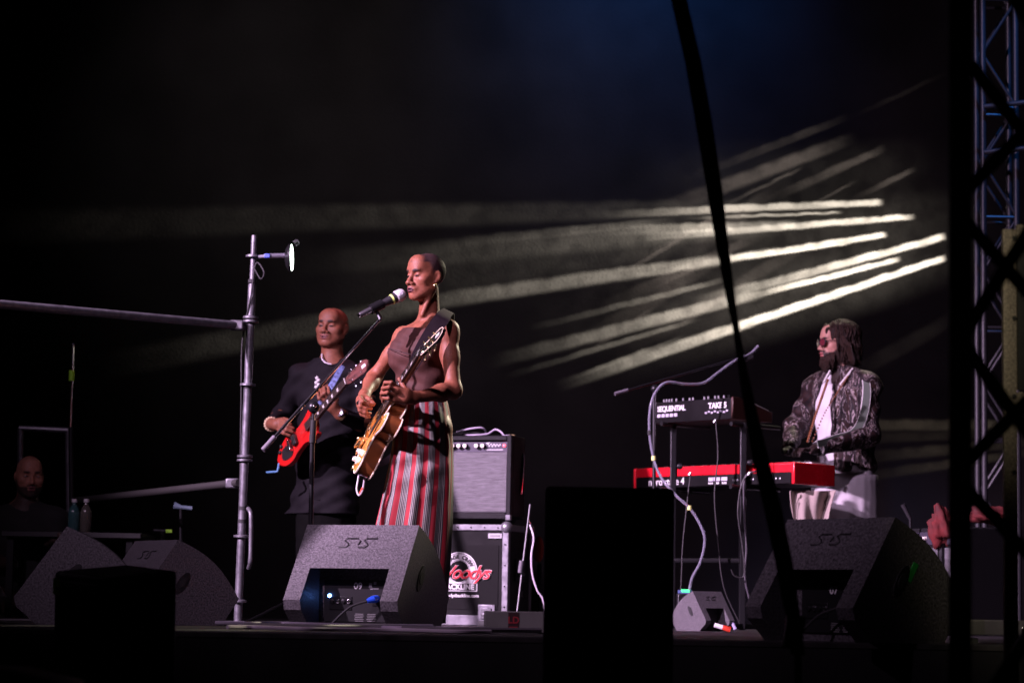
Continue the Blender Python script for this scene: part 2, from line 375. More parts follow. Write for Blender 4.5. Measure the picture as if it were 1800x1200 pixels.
ed = MB().box((0, EDGE-.014, -.012), (19, .026, .022)).build('stage_edge_trim', mat('edge_trim', (.03, .028, .028), .45, .3, var=.4, vscale=15), bevel=.003); struct(ed)

def noise2(x, y, seed, octv=4):
    r = np.random.default_rng(seed); o = np.zeros_like(x); a = 1.
    f = 1.
    for _ in range(octv):
        for _k in range(5):
            t = r.uniform(0, 2*np.pi); o += a*np.sin(f*(x*np.cos(t)+y*np.sin(t))*r.uniform(.7, 1.5)+r.uniform(0, 6.3))/5
        a *= .5; f *= 2.1
    return o
nx, nz = 420, 190
xs = np.linspace(-8.5, 8.5, nx); zs = np.linspace(0.0, 8.0, nz); X, Z = np.meshgrid(xs, zs)
Yd = YB+.035*noise2(X*1.1, Z*.55, 3, 3)+.006*noise2(X*6, Z*4, 5, 3)
me = bpy.data.meshes.new('backdrop_cloth')
F = [(j*nx+i, j*nx+i+1, (j+1)*nx+i+1, (j+1)*nx+i) for j in range(nz-1) for i in range(nx-1)]
me.from_pydata(list(zip(X.ravel().tolist(), Yd.ravel().tolist(), Z.ravel().tolist())), [], F)
BD = mat('backdrop_serge', (.0125, .0115, .0115), .95, var=.35, vscale=1.6, bump=.5, bscale=55, spec=.05)
bd = finish(me, 'backdrop_curtain', BD, None, None, 180)
tag(bd, 'huge black backdrop cloth hanging behind the whole stage with streaks of light', 'curtain')

# ------------------------------------------------------------------ scaffold on the left
def coupler(b, p, r=.045, h=.05, n=12):
    b.lathe(Vector(p)-Vector((0, 0, h/2)), (0, 0, 1), [(0, r*.7), (.006, r), (h-.006, r), (h, r*.7)], n)
YS = 12.0
b0 = G(418, YS); top = P(447, 414, YS)
sc = thing('scaffold_frame', 'tall galvanised scaffold upright with rails beside the smiling guitarist', 'scaffold', b0)
dirp = (top-b0).normalized(); Lp = (top-b0).length
m_ = MB().tube([b0, top-dirp*.25], .0205, 16); m_.tube([top-dirp*.25, top], .015, 14); m_.build('upright', STEEL, sc, True)
for f_ in (.055, .22, .415, .425, .61, .775, .785, .945):
    m_ = MB(); c = b0+dirp*Lp*f_; m_.tube([c-dirp*.008, c-dirp*.005, c+dirp*.005, c+dirp*.008], [.024, .040, .040, .024], 14); m_.build('rosette', STEEL, sc, True)
for (yy, x0, y0, Y0, mm, rr) in ((573, -120, 524, 10.6, STEEL, .021), (848, 130, 880, 13.4, mat('shaded_tube', (.02, .019, .018), .7, .2), .020)):  # the lower rail's dimness is put into a darker steel colour
    a = P(432 if yy == 573 else 420, yy, YS-.0); q = P(x0, y0, Y0)
    ra = MB().tube([a, q], rr, 14).build('rail', mm, sc, True)
    d_ = (q-a).normalized(); MB().box(a+d_*.06, (.07, .05, .05)).build('wedge_head', STEEL, ra, True, bevel=.008)
for yy in (500, 565, 575, 690, 905, 928):
    c = b0+dirp*Lp*((1103-yy)/689); MB().tube([c, c+dirp*.018], .0222, 14).build('black_tape', RUB, sc, True)
hd = spline([P(436, 893, YS-.06), P(441, 905, YS-.09), P(441, 950, YS-.09), P(440, 985, YS-.09), P(437, 998, YS-.06)], 5)
MB().tube(hd, .011, 10).build('grab_handle', STEEL, sc, True)
MB().box(b0+Vector((0, 0, .004)), (.14, .14, .008)).build('base_plate', STEEL, sc, True)
cb = MB().tube(spline([P(446, 470, YS-.03), P(458, 490, YS-.08), P(464, 478, YS-.06), P(450, 463, YS-.03), P(441, 520, YS-.03), P(426, 600, YS), P(424, 700, YS), P(421, 900, YS), P(416, 1000, YS)], 6), .004, 6)
cb.build('tied_cable', RUB, sc, True)

# lit round lamp on an arm beside the upright
lp = thing('stage_lamp', 'lit round white lamp seen edge-on on a short arm above the scaffold', 'lamp', P(475, 450, YS-.05))
la = P(470, 450, YS-.05); lb = P(508, 449, YS-.02)
m_ = MB().tube([la, lb], .013, 10); m_.tube([P(446, 452, YS), la], .009, 8); m_.build('arm', mat('arm_steel', (.3, .3, .36), .4, .6), lp, True)
MB().box(la, (.03, .03, .022)).build('clamp', mat('blue_clamp', (.08, .12, .5), .4), lp, True, bevel=.004)
ax = Vector((.99, -.015, .03)).normalized(); c0 = P(511, 453, YS-.02)
MB().lathe(c0-ax*.03, ax, [(0, .015), (.006, .045), (.022, .069), (.030, .0705), (.034, .0705)], 28).build('housing', BLKM, lp, True)
MB().lathe(c0+ax*.0045, ax, [(0, .068), (.003, .065), (.005, .04), (.006, .002)], 28).build('lens', mat('lit_lens', (.8, .85, .8), .4, emit=(.82, 1, .86), estr=9), lp, True)
m_ = MB(); m_.tube([P(517, 427, YS-.02), P(522, 424, YS-.02)], .006, 6); m_.tube(spline([P(520, 432, YS), P(526, 428, YS), P(522, 422, YS), P(515, 425, YS)], 4), .004, 6); m_.build('cable_loop', RUB, lp, True)

# far side-stage frame, stand and bottles, half lost in the dark
Yf = 13.8; fr = thing('tube_frame', 'dim steel tube gate frame above the dark crew member', 'frame', G(75, Yf))
for a, q in (((36, 752), (34, 1092)), ((120, 755), (124, 1092)), ((34, 752), (122, 756)), ((30, 905), (124, 905))):
    MB().tube([P(*a, Yf), P(*q, Yf)], .018, 10).build('tube', STEEL, fr, True)
tl = thing('telescopic_stand', 'thin dim telescopic stand wrapped with lime tape at far left', 'stand', G(127, Yf-.1))
MB().tube([P(128, 606, Yf-.1), P(124, 750, Yf-.1)], .0085, 8).build('inner_pole', CHROME, tl, True)
MB().tube([P(124, 750, Yf-.1), P(128, 1085, Yf-.1)], .014, 10).build('outer_pole', BLKM, tl, True)
MB().tube([P(126.3, 651, Yf-.1), P(125.8, 669, Yf-.1)], .0165, 12).build('tape', LIME, tl, True)
MB().sphere(P(128, 605, Yf-.1), .012).build('tip', CHROME, tl, True)
for k in range(3):
    c = G(127, Yf-.1); a = k*2.1+.4; MB().tube([c+Vector((0, 0, .35)), c+Vector((.3*math.cos(a), .3*math.sin(a), .012))], .009, 8).build('leg', BLKM, tl, True)
# side table with bottles
Yt = 13.0; tp = P(140, 936, Yt)
tb = thing('side_table', 'dark side stage table under the two bottles', 'table', G(130, Yt))
MB().box((tp.x-.02, Yt+.1, tp.z-.015), (.75, .5, .03)).build('table_top', BLK, tb, True, bevel=.004)
for sx in (-.33, .31):
    for sy in (-.1, .3): MB().box((tp.x-.02+sx, Yt+sy, tp.z/2-.016), (.035, .035, tp.z-.03)).build('leg', BLKM, tb, True)
for i, (px, cc) in enumerate(((129, (.06, .16, .16)), (150, (.14, .13, .11)))):
    q = P(px, 936, Yt); bo = thing('water_bottle', ('teal tinted' if i == 0 else 'clear grey')+' plastic bottle standing on the dark side table', 'bottle', q, group='bottles on the side table')
    MB().lathe((0, 0, 0), (0, 0, 1), [(0, .028), (.006, .032), (.11, .032), (.135, .024), (.150, .013), (.165, .012)], 16).build('bottle_body', mat('bottle%d' % i, cc, .15, trans=.5), bo)
    MB().lathe((0, 0, .165), (0, 0, 1), [(0, .015), (.018, .015)], 14).build('cap', mat('bottle_cap', (.5, .5, .5), .5), bo)
# short mic stand with a blue taped mic, far left centre
Ym = 13.0; ms = thing('short_microphone_stand', 'short dim microphone stand with light blue clip left of the scaffold', 'stand', G(318, Ym))
MB().tube([G(318, Ym)+Vector((0, 0, .02)), P(318, 893, Ym)], .009, 8).build('pole', BLKM, ms, True)
MB().lathe(G(318, Ym), (0, 0, 1), [(0, .11), (.012, .11), (.02, .03)], 20).build('base', BLKM, ms, True)
MB().tube([P(306, 888, Ym), P(318, 891, Ym), P(338, 893, Ym)], [.022, .012, .012], 10).build('microphone_clip', mat('pale_blue_clip', (.12, .17, .22), .5), ms, True)

tp2 = thing('floor_bracket', 'small dark bracket with a lime tape end near the scaffold', 'bracket', G(298, Ym+.3))
MB().tube([G(298, Ym+.3), P(285, 933, Ym+.3)], .012, 8).build('post', BLKM, tp2, True)
MB().tube([P(270, 932, Ym+.3), P(292, 933, Ym+.3)], .010, 8).build('bar', BLKM, tp2, True)
MB().box(P(297, 933, Ym+.3), (.035, .02, .018)).build('tape', LIME, tp2, True)

# ------------------------------------------------------------------ floor monitor wedges
def arc(a, c, bulge, n=8):
    a = Vector(a); c = Vector(c); t = c-a; nrm = Vector((-t.y, t.x)).normalized(); return [tuple(a.lerp(c, i/n)+nrm*bulge*math.sin(math.pi*i/n)) for i in range(n+1)]
SLOPE0 = Vector((0, .115)); PEAK = Vector((.215, .425)); FRONT = Vector((.565, .135))
def wedge(name, label, corner_px, Y, psi, number, w=.50, led=True, parts=True, s=1.):
    """back of the wedge is local y=0, x runs along its width; the corner is its top right back corner"""
    rot = Matrix.Rotation(-psi, 3, 'Z')                   # back turns to camera left
    c = P(*corner_px, Y); loc = c-rot @ Vector((w/2, PEAK.x, 0))*s; loc.z = 0
    o = thing(name, label, 'monitor', loc, group='floor monitor wedges', rot=rot*s)
    prof_front = arc(PEAK, FRONT, .045, 8)
    outer = [(.10, 0), (.0+.012, .075), tuple(SLOPE0)]+prof_front[0:]+[(.47, 0)]
    md = SLOPE0.lerp(PEAK, .42)
    inner = [(.20, 0), (.185, .05), (.185, .20), (.20, md.y+.01), tuple(md)]+prof_front[0:]+[(.47, 0)]
    b = MB()
    lw = .075
    for x0, x1, pf in ((-w/2, -w/2+lw, outer), (-w/2+lw, w/2-lw, inner), (w/2-lw, w/2, outer)):
        M = Matrix(((0, 0, 1, 0), (1, 0, 0, 0), (0, 1, 0, 0), (0, 0, 0, 1)))
        b.prism(pf, M, x0, x1)
    bmc = b.build('cabinet', TEX, o, smooth=25)
    # pressed logo on the sloping back, its groove shade put in as black strokes
    sl = (PEAK-SLOPE0).normalized(); M = frame((0, SLOPE0.x, SLOPE0.y), (1, 0, 0), (0, sl.x, sl.y))
    lg = MB(); zc = .285; hgt = .045
    def stroke(pts, r=.0035):
        lg.tube([M @ Vector((x, zc+y, .0012)) for x, y in pts], r, 6)
    S1 = [(.035, .022), (-.012, .022), (-.022, .012), (-.006, 0), (.0, -.012), (-.010, -.022), (-.042, -.022)]
    stroke([(x-.035, y) for x, y in S1]); stroke([(x+.050, y) for x, y in S1]); stroke([(.014, .012), (.006, -.010)]); stroke([(.012, -.022), (.03, -.022)])
    lg.build('pressed_logo', BLK, o)
    gr = MB()
    for i in range(8):
        p0 = Vector(prof_front[i]); p1 = Vector(prof_front[i+1]); nn = Vector((-(p1-p0).y, (p1-p0).x)).normalized()
        q = p0.lerp(p1, .5)+nn*.003
    gp = [tuple(Vector(p)+Vector((.004, .004))) for p in prof_front[1:8]]; gb = [tuple(Vector(p)-Vector((.004, .004))) for p in prof_front[1:8]]
    gr.prism(gp+gb[::-1], Matrix(((0, 0, 1, 0), (1, 0, 0, 0), (0, 1, 0, 0), (0, 0, 0, 1))), -w/2+.03, w/2-.03)
    gr.build('grille', mat('grille_steel', (.02, .02, .02), .5, .4, bump=.8, bscale=260), o, smooth=25)
    for sx in (-1, 1):                                    # oval hand hold on each cheek
        M2 = frame((sx*(w/2+.001), .245, .21), (0, .57, .82), (0, .82, -.57))
        ov = [(.055*math.cos(a)*(1+.15*abs(math.cos(a))), .026*math.sin(a)) for a in [2*math.pi*i/20 for i in range(20)]]
        h_ = MB().prism(ov, M2, -.002, .002).build('hand_hold', BLK, o); iv = [(x*.45, y*.6) for x, y in ov]
        MB().prism(iv, M2, -.004, .005).build('inner_cup', RUB, h_)
    yb = .185
    MX = lambda x, z: frame((x, yb-.002, z), (1, 0, 0), (0, 0, 1))
    if not parts: return o
    MB().box((0, yb-.0015, .115), (.30, .003, .17)).build('connector_panel', mat('panel_black', (.008, .008, .009), .4), o, bevel=.001)
    text('number', number, .038, MX(.0, .175), WHITE, o, bold=.0006)
    for dx, dz, ww, hh in ((.055, .178, .014, .02), (.075, .188, .012, .012), (.078, .166, .026, .005), (.060, .166, .010, .010)):
        MB().box((dx, yb-.003, dz), (ww, .002, hh)).build('label_mark', GREYP, o)
    if led:
        M3 = MB(); M3.sphere((-.125, yb-.006, .135), .0075); M3.build('status_light', mat('blue_led', (.1, .2, 1), .3, emit=(.12, .3, 1), estr=30), o)
    ct = MB().box((-.075, yb-.004, .105), (.10, .005, .055)).build('socket_block', BLKM, o, bevel=.002)
    for i in range(4): MB().lathe((-.112+.025*i, yb-.006, .112), (0, -1, 0), [(0, .009), (.006, .009), (.007, .006)], 12).build('socket', CHROME if i % 2 else BLKM, ct)
    MB().box((.095, yb-.004, .118), (.06, .005, .045)).build('power_block', BLKM, o, bevel=.002)
    pb = MB(); pb.tube([(.085, yb-.005, .125), (.080, yb-.035, .122), (.062, yb-.05, .115)], [.015, .015, .009], 12); pb.build('blue_power_plug', mat('blue_plastic', (.02, .10, .75), .35), o)
    MB().lathe((.115, yb-.006, .118), (0, -1, 0), [(0, .012), (.005, .012), (.006, .008)], 14).build('grey_power_socket', mat('grey_socket', (.5, .5, .52), .5), o)
    for dx in (-.004, .05):
        for r_ in range(5): MB().box((dx+.012, yb-.003, .062-.007*r_), (.036+.006*(r_ % 2), .002, .0025)).build('rating_print', GREYP, o)
    MB().tube(spline([(.062, yb-.05, .115), (.0, yb-.075, .09), (-.05, yb-.10, .04), (-.06, yb-.14, .008), (-.02, yb-.2, .006)], 6), .005, 8).build('lead', RUB, o)
    return o
wedge('floor_monitor', 'black textured floor monitor numbered 09 with pressed logo in front of the singer', (737, 922), 9.75, R(20), '09')
m7 = wedge('floor_monitor', 'black textured floor monitor numbered 07 with green tape square at right', (1574, 904), 8.3, R(50), '07', led=False, s=1.02)
c = SLOPE0.lerp(PEAK, .36); MB().box((.085, .183, .165), (.034, .003, .034)).build('green_tape', mat('green_tape_b', (.02, .6, .06), .6), m7)
M2 = frame((.2515, .30, .24), (0, .55, .83), (0, .83, -.55)); MB().prism([(-.04, -.012), (.035, -.012), (.04, .012), (-.035, .012)], M2, -.001, .002).build('green_tape', GREEN, m7)
wedge('floor_monitor', 'dim floor monitor by the scaffold with its oval hand hold showing', (313, 962), 10.2, R(56), '05', led=True, parts=False, s=.85)
wedge('floor_monitor', 'dim floor monitor seen from its side, leftmost whole one on the stage', (117, 938), 9.6, R(80), '04', parts=False, s=.92)
wedge('floor_monitor', 'floor monitor cut by the left picture border', (-135, 985), 9.4, R(85), '03', parts=False, s=.8)
wedge('floor_monitor', 'small lavender lit monitor under the keyboards behind the tall black speaker', (1268, 1003), 12.0, R(-38), '06', w=.42, parts=False, s=.46)

# ------------------------------------------------------------------ front fill speakers and the tall black loudspeaker, plus an added light blocker
def cabinet(name, label, loc, dims, rz, feet=True, lean=0., n_grille=0, tape=False, cat='speaker'):
    o = thing(name, label, cat, loc, rot=Matrix.Rotation(lean, 3, 'X') @ Matrix.Rotation(rz, 3, 'Z')); w_, d_, h_ = dims
    MB().box((0, 0, h_/2), (w_, d_, h_)).build('cabinet', mat('matt_cabinet', (.018, .017, .018), .6, bump=.6, bscale=120), o, bevel=.012)
    gp = MB().box((0, -d_/2-.006, h_/2), (w_-.05, .01, h_-.05)).build('grille', mat('grille_steel', (0, 0, 0)), o, bevel=.003)
    if n_grille:
        for i in range(n_grille):
            MB().box((0, -d_/2-.014, h_-.05-i*.024), (w_-.06, .006, .008)).build('grille_bar', BLKM, gp)
    for sx in (-1, 1):
        h = MB().box((sx*(w_/2+.001), 0, h_*.62), (.004, .16, .07)).build('handle_plate', BLKM, o, bevel=.002)
        MB().tube([(sx*(w_/2+.012), -.055, h_*.62), (sx*(w_/2+.012), .055, h_*.62)], .008, 8).build('grip', BLKM, h)
    if tape: MB().box((-w_/2+.03, -d_/2-.0135, h_-.045), (.028, .003, .05)).build('tape', LIME, o)
    for sx in (-1, 1):
        for sy in (-1, 1): MB().lathe((sx*(w_/2-.05), sy*(d_/2-.05), -.012), (0, 0, 1), [(0, .02), (.013, .022)], 12).build('foot', RUB, o)
    return o
q = P(195, 1005, 7.5)
cabinet('front_fill_speaker', 'black slatted front fill speaker with lime tape at lower left', (q.x-.01, 7.85, -1.38), (.25, .30, q.z+1.388+.01), R(-40), lean=R(7), n_grille=14, tape=True)
q = P(1075, 856, 7.3)
cabinet('tall_loudspeaker', 'tall unlit black loudspeaker standing in front of the stage at centre', (q.x, 7.55, -1.388), (.395, .5, q.z+1.388), R(-1))
cabinet('added_light_blocker', 'added unseen black cabinet outside the left picture edge shading the left monitors', (-3.62, 9.15, .013), (1.2, .9, 2.05), R(0))  # added out of view to keep the key light off the left monitors
# dark curved thing at the bottom left corner: front of a crowd barrier cover
bc = thing('barrier_cover', 'dark rounded barrier cover at the bottom left corner', 'cover', (P(30, 1190, 5.2).x, 5.2, -1.4))
cv = MB(); pr = [(-.45, 0), (-.45, 1.28), (-.2, 1.305), (-.02, 1.30), (.10, 1.275), (.16, 1.2), (.17, 0)]
zt = P(30, 1172, 5.2).z+1.4
cv.prism([(x, y/1.305*zt) for x, y in pr], Matrix(((1, 0, 0, 0), (0, 0, 1, 0), (0, 1, 0, 0), (0, 0, 0, 1))), -.02, .25)
cv.build('cover_sheet', mat('barrier_vinyl', (.03, .028, .03), .6, var=.3), bc, smooth=40, bevel=.01)
MB().box((-.14, .115, .02), (.5, .5, .04)).build('foot_plate', BLKM, bc)
# ------------------------------------------------------------------ flight case with the amplifier on it
def corner_place(px, py, Y, rot, lx, ly):                 # put local (lx, ly) under the pixel column at distance Y
    c = P(px, py, Y); l = c-rot @ Vector((lx, ly, 0)); l.z = 0; return l
PSI = R(18); rt = Matrix.Rotation(-PSI, 3, 'Z')
CW, CD, CH = .72, .42, .535
loc = corner_place(893, 1000, 12.7, rt, CW/2, -CD/2)
fc = thing('flight_case', 'black flight case with aluminium edges and round white and red emblem under the amplifier', 'case', loc, rot=rt)
PLY = mat('case_laminate', (.004, .004, .004), .45, var=.3, vscale=12, spec=.15)
MB().box((0, 0, CH/2+.01), (CW-.012, CD-.012, CH-.02)).build('case_body', PLY, fc)
for sx in (-1, 1):
    for sy in (-1, 1):
        MB().box((sx*(CW/2-.017), sy*(CD/2-.017), CH/2), (.036, .036, CH-.07)).build('edge_profile', ALU, fc, bevel=.004)
for z in (.028, CH-.016):
    for sy in (-1, 1): MB().box((0, sy*(CD/2-.016), z), (CW-.07, .036, .034 if z > .1 else .055)).build('edge_profile', ALU, fc, bevel=.004)
    for sx in (-1, 1): MB().box((sx*(CW/2-.016), 0, z), (.036, CD-.07, .034)).build('edge_profile', ALU, fc, bevel=.004)
    for sx in (-1, 1):
        for sy in (-1, 1): MB().sphere((sx*(CW/2-.016), sy*(CD/2-.016), z), .034, 14).build('ball_corner', ALU, fc)
for i in range(9):
    MB().sphere((-.30+.075*i, -CD/2-.003, CH-.016), .005, 8).build('rivet', CHROME, fc)
for i in range(4): MB().sphere((CW/2-.017, -CD/2-.003, .1+.11*i), .005, 8).build('rivet', CHROME, fc)
for px, pz in ((.245, .06),):
    lt = MB().box((px, -CD/2-.004, pz), (.095, .008, .105)).build('latch', ALU, fc, bevel=.006)
    MB().box((px, -CD/2-.010, pz+.004), (.06, .008, .06)).build('latch_cup', mat('latch_dark', (.15, .15, .16), .4, .8), lt, bevel=.004)
    MB().tube([(px-.02, -CD/2-.018, pz), (px+.02, -CD/2-.018, pz)], .007, 8).build('butterfly', CHROME, lt)
tagp = MB().box((.285, -CD/2-.002, CH-.06), (.075, .004, .026)).build('name_plate', mat('plate_grey', (.4, .4, .42), .5), fc)
MB().box((.285, -CD/2-.005, CH-.06), (.055, .002, .010)).build('plate_print', GREYP, tagp)
h_ = MB().box((CW/2+.002, 0, .30), (.006, .17, .12)).build('side_handle', BLKM, fc, bevel=.003)
MB().tube(spline([(CW/2+.01, -.05, .27), (CW/2+.02, 0, .27), (CW/2+.01, .05, .27)], 5), .009, 8).build('grip', RUB, h_)
for zz, t_ in ((.15, 'S'), (.07, 'LUX')): text('side_print', t_, .05, frame((CW/2-.003, .02, zz+.1), (0, 1, 0), (0, 0, 1)), GREYP, fc)
# the emblem, flat print on the case front
fy = -CD/2+.004; ex, ez = .085, .265
MF = lambda x, z, dy=0.: frame((x, fy-.001-dy, z), (1, 0, 0), (0, 0, 1))
MB().box((ex, fy, ez-.01), (.44, .003, .34)).build('emblem_sheet', mat('sheet_black', (.003, .003, .003), .4, spec=.15), fc)
def ring(r0, r1, n=48):
    b = MB(); vs = []; 
    for i in range(n):
        a = 2*math.pi*i/n; vs += [(r0*math.cos(a), r0*math.sin(a)), (r1*math.cos(a), r1*math.sin(a))]
    return vs, [(2*i, 2*i+1, (2*i+3) % (2*n), (2*i+2) % (2*n)) for i in range(n)]
SIL = mat('silver_print', (.62, .62, .62), .45, var=.12, vscale=30); INK = mat('black_ink', (.008, .008, .008), .5)
for r0, r1, mm, dy, nm in ((.057, .103, SIL, .002, 'emblem_ring'), (.094, .097, INK, .0035, 'emblem_line'), (.060, .062, INK, .0035, 'emblem_line')):
    vs, fs = ring(r0, r1); M = MF(ex, ez+.02, dy); MB().add([M @ Vector((x, y, 0)) for x, y in vs], fs).build(nm, mm, fc)
for i, ch in enumerate('STAGE CREW'):
    a = R(148-i*13.0)
    M = MF(ex, ez+.02, .004) @ Matrix.Translation((.077*math.cos(a), .077*math.sin(a), 0)) @ Matrix.Rotation(a-math.pi/2, 4, 'Z')
    if ch != ' ': text('emblem_letter', ch, .028, M, WHITE if 0 else INK, fc, bold=.0012)
MB().box((ex, fy-.0035, ez-.062), (.21, .003, .046)).build('emblem_banner', SIL, fc, bevel=.001)
MB().box((ex, fy-.0045, ez-.062), (.20, .003, .037)).build('banner_field', INK, fc)
text('banner_lettering', 'BACKLINE', .038, MF(ex, ez-.063, .0065), WHITE, fc, bold=.0012)
text('web_address', 'www.woodysbackline.com', .025, MF(ex-.02, ez-.108, .002), WHITE, fc, bold=.0004)
text('emblem_script_outline', 'Woodys', .10, MF(ex+.015, ez+.012, .006), SIL, fc, shear=.45, bold=.003, spacing=.86)
text('emblem_script', 'Woodys', .10, MF(ex+.015, ez+.012, .009), mat('red_print', (.75, .015, .03), .4), fc, shear=.45, bold=.0008, spacing=.86)

AW, AD, AH = .655, .25, .455
loc = corner_place(897, 900, 12.72, rt, AW/2, -AD/2); loc.z = CH+.018
am = thing('guitar_amplifier', 'black combo amplifier with silver grille cloth and white knobs on the flight case', 'amplifier', loc, rot=rt)
TOL = mat('black_tolex', (.012, .012, .013), .55, bump=.6, bscale=200, spec=.15)
MB().box((0, .02, AH/2+.012), (AW, AD-.04, AH-.012)).build('cabinet', TOL, am, bevel=.008)
for sx in (-1, 1): MB().box((sx*(AW/2-.0125), -AD/2+.02, AH/2+.012), (.025, .042, AH-.014)).build('front_cheek', TOL, am, bevel=.004)
MB().box((0, -AD/2+.02, AH-.012), (AW-.052, .044, .024)).build('front_cheek', TOL, am, bevel=.004)
MB().box((0, -AD/2+.02, .030), (AW-.052, .044, .036)).build('front_cheek', TOL, am, bevel=.004)
def cloth_mat():
    m = bpy.data.materials.new('grille_cloth'); m.use_nodes = True; T = m.node_tree; b = T.nodes['Principled BSDF']; L = T.links
    tc = T.nodes.new('ShaderNodeTexCoord'); sp = T.nodes.new('ShaderNodeSeparateXYZ'); L.new(tc.outputs['Object'], sp.inputs[0])
    outs = []
    for ax_, per in ((0, .0068), (2, .0068)):
        k = T.nodes.new('ShaderNodeMath'); k.operation = 'MULTIPLY'; L.new(sp.outputs[ax_], k.inputs[0]); k.inputs[1].default_value = 2*math.pi/per
        s = T.nodes.new('ShaderNodeMath'); s.operation = 'SINE'; L.new(k.outputs[0], s.inputs[0]); outs.append(s.outputs[0])
    a = T.nodes.new('ShaderNodeMath'); a.operation = 'MAXIMUM'; L.new(outs[0], a.inputs[0]); L.new(outs[1], a.inputs[1])
    nz = T.nodes.new('ShaderNodeTexNoise'); nz.inputs['Scale'].default_value = 60; nz.inputs['Detail'].default_value = 4
    mp = T.nodes.new('ShaderNodeMapping'); mp.inputs['Scale'].default_value = (.25, 1, 2); L.new(tc.outputs['Object'], mp.inputs[0]); L.new(mp.outputs[0], nz.inputs['Vector'])
    a2 = T.nodes.new('ShaderNodeMath'); a2.operation = 'MULTIPLY_ADD'; L.new(nz.outputs[0], a2.inputs[0]); a2.inputs[1].default_value = 1.7; L.new(a.outputs[0], a2.inputs[2])
    cr = T.nodes.new('ShaderNodeMapRange'); L.new(a2.outputs[0], cr.inputs[0]); cr.inputs[1].default_value = .3; cr.inputs[2].default_value = 2.2
    mx = T.nodes.new('ShaderNodeMix'); mx.data_type = 'RGBA'; L.new(cr.outputs[0], mx.inputs[0]); mx.inputs[6].default_value = (.012, .012, .013, 1); mx.inputs[7].default_value = (.22, .215, .23, 1)
    L.new(mx.outputs[2], b.inputs['Base Color']); b.inputs['Roughness'].default_value = .5
    bp = T.nodes.new('ShaderNodeBump'); bp.inputs['Strength'].default_value = .5; bp.inputs['Distance'].default_value = .002; L.new(a2.outputs[0], bp.inputs['Height']); L.new(bp.outputs[0], b.inputs['Normal'])
    return m
GC = cloth_mat()
PH = .062
MB().box((0, -AD/2+.022, .048+(AH-.048-.024-PH)/2), (AW-.054, .022, AH-.048-.024-PH)).build('grille_cloth', GC, am, bevel=.004)
zc = AH-.024-PH/2
pn = MB().box((0, -AD/2+.026, zc), (AW-.054, .018, PH-.004)).build('control_panel', mat('panel_dark', (.06, .055, .075), .35, .3), am)
KN = mat('cream_knob', (.75, .7, .62), .35)
for i, kx in enumerate([-.26, -.215, -.12, -.085, -.05, -.015, .02, .085, .12]):
    k = MB().lathe((kx+.045, -AD/2+.017, zc+.002), (0, -1, 0), [(0, .0135), (.010, .0125), (.011, .0115), (.02, .0105), (.021, .008)], 16).build('knob', BLKM, am)
    MB().lathe((kx+.045, -AD/2-.0045, zc+.002), (0, -1, 0), [(0, .0118), (.003, .0112), (.004, .009)], 16).build('knob_cap', KN, k)
sq = MB(); sq.tube(spline([(.185+.006*i_, -AD/2+.0155, zc+.008+.010*math.sin(i_*2.2)*(1 if i_ % 3 else .4)) for i_ in range(14)], 4), .0018, 5); sq.tube([(.18, -AD/2+.0155, zc+.016), (.20, -AD/2+.0155, zc+.02)], .002, 5); sq.build('panel_script', WHITE, am)
MB().box((.225, -AD/2+.0155, zc-.018), (.10, .002, .003)).build('panel_line', WHITE, am)
MB().sphere((.283, -AD/2+.013, zc+.004), .0085, 10).build('jewel_light', mat('red_jewel', (.9, .05, .08), .2, emit=(1, .08, .12), estr=5), am)
for sx in (-1, 1): MB().box((sx*(AW/2-.012), -AD/2+.010, .020), (.03, .03, .03)).build('corner_guard', ALU, am, bevel=.004)
MB().tube(spline([(-.1, .02, AH+.004), (-.09, .02, AH+.022), (.09, .02, AH+.022), (.1, .02, AH+.004)], 5), .009, 8).build('handle', RUB, am)
for sx in (-1, 1):
    for sy in (-1, 1): MB().lathe((sx*.27, .02+sy*.07, -.002), (0, 0, 1), [(0, .014), (.016, .016)], 12).build('foot', RUB, am)
MB().tube([(AW/2+.006, .03, .15), (AW/2+.006, .06, .30), (AW/2+.005, .065, .37)], [.008, .012, .006], 8).build('tilt_leg', CHROME, am)
# leads lying on the amplifier
cl = thing('coiled_lead', 'lilac grey lead lying in loops on top of the amplifier', 'cable', W[am] @ Vector((.1, 0, AH)))
pt = [W[am] @ Vector(v) for v in ((-.02, -.02, AH+.03), (.06, -.04, AH+.045), (.13, -.03, AH+.05), (.135, .02, AH+.02), (.08, .03, AH+.012), (.02, .0, AH+.014), (.09, -.05, AH+.01), (.16, -.03, AH+.018), (.20, -.02, AH+.042), (.24, -.03, AH+.025), (.255, -.035, AH+.008), (.29, -.04, AH+.0075))]
MB().tube(spline(pt, 6), .0055, 8).build('cable', mat('lilac_cable', (.32, .28, .36), .5), cl, True)
MB().tube([pt[-1], pt[-1]+(pt[-1]-pt[-2]).normalized()*.03], .0065, 8).build('plug', GOLD, cl, True)

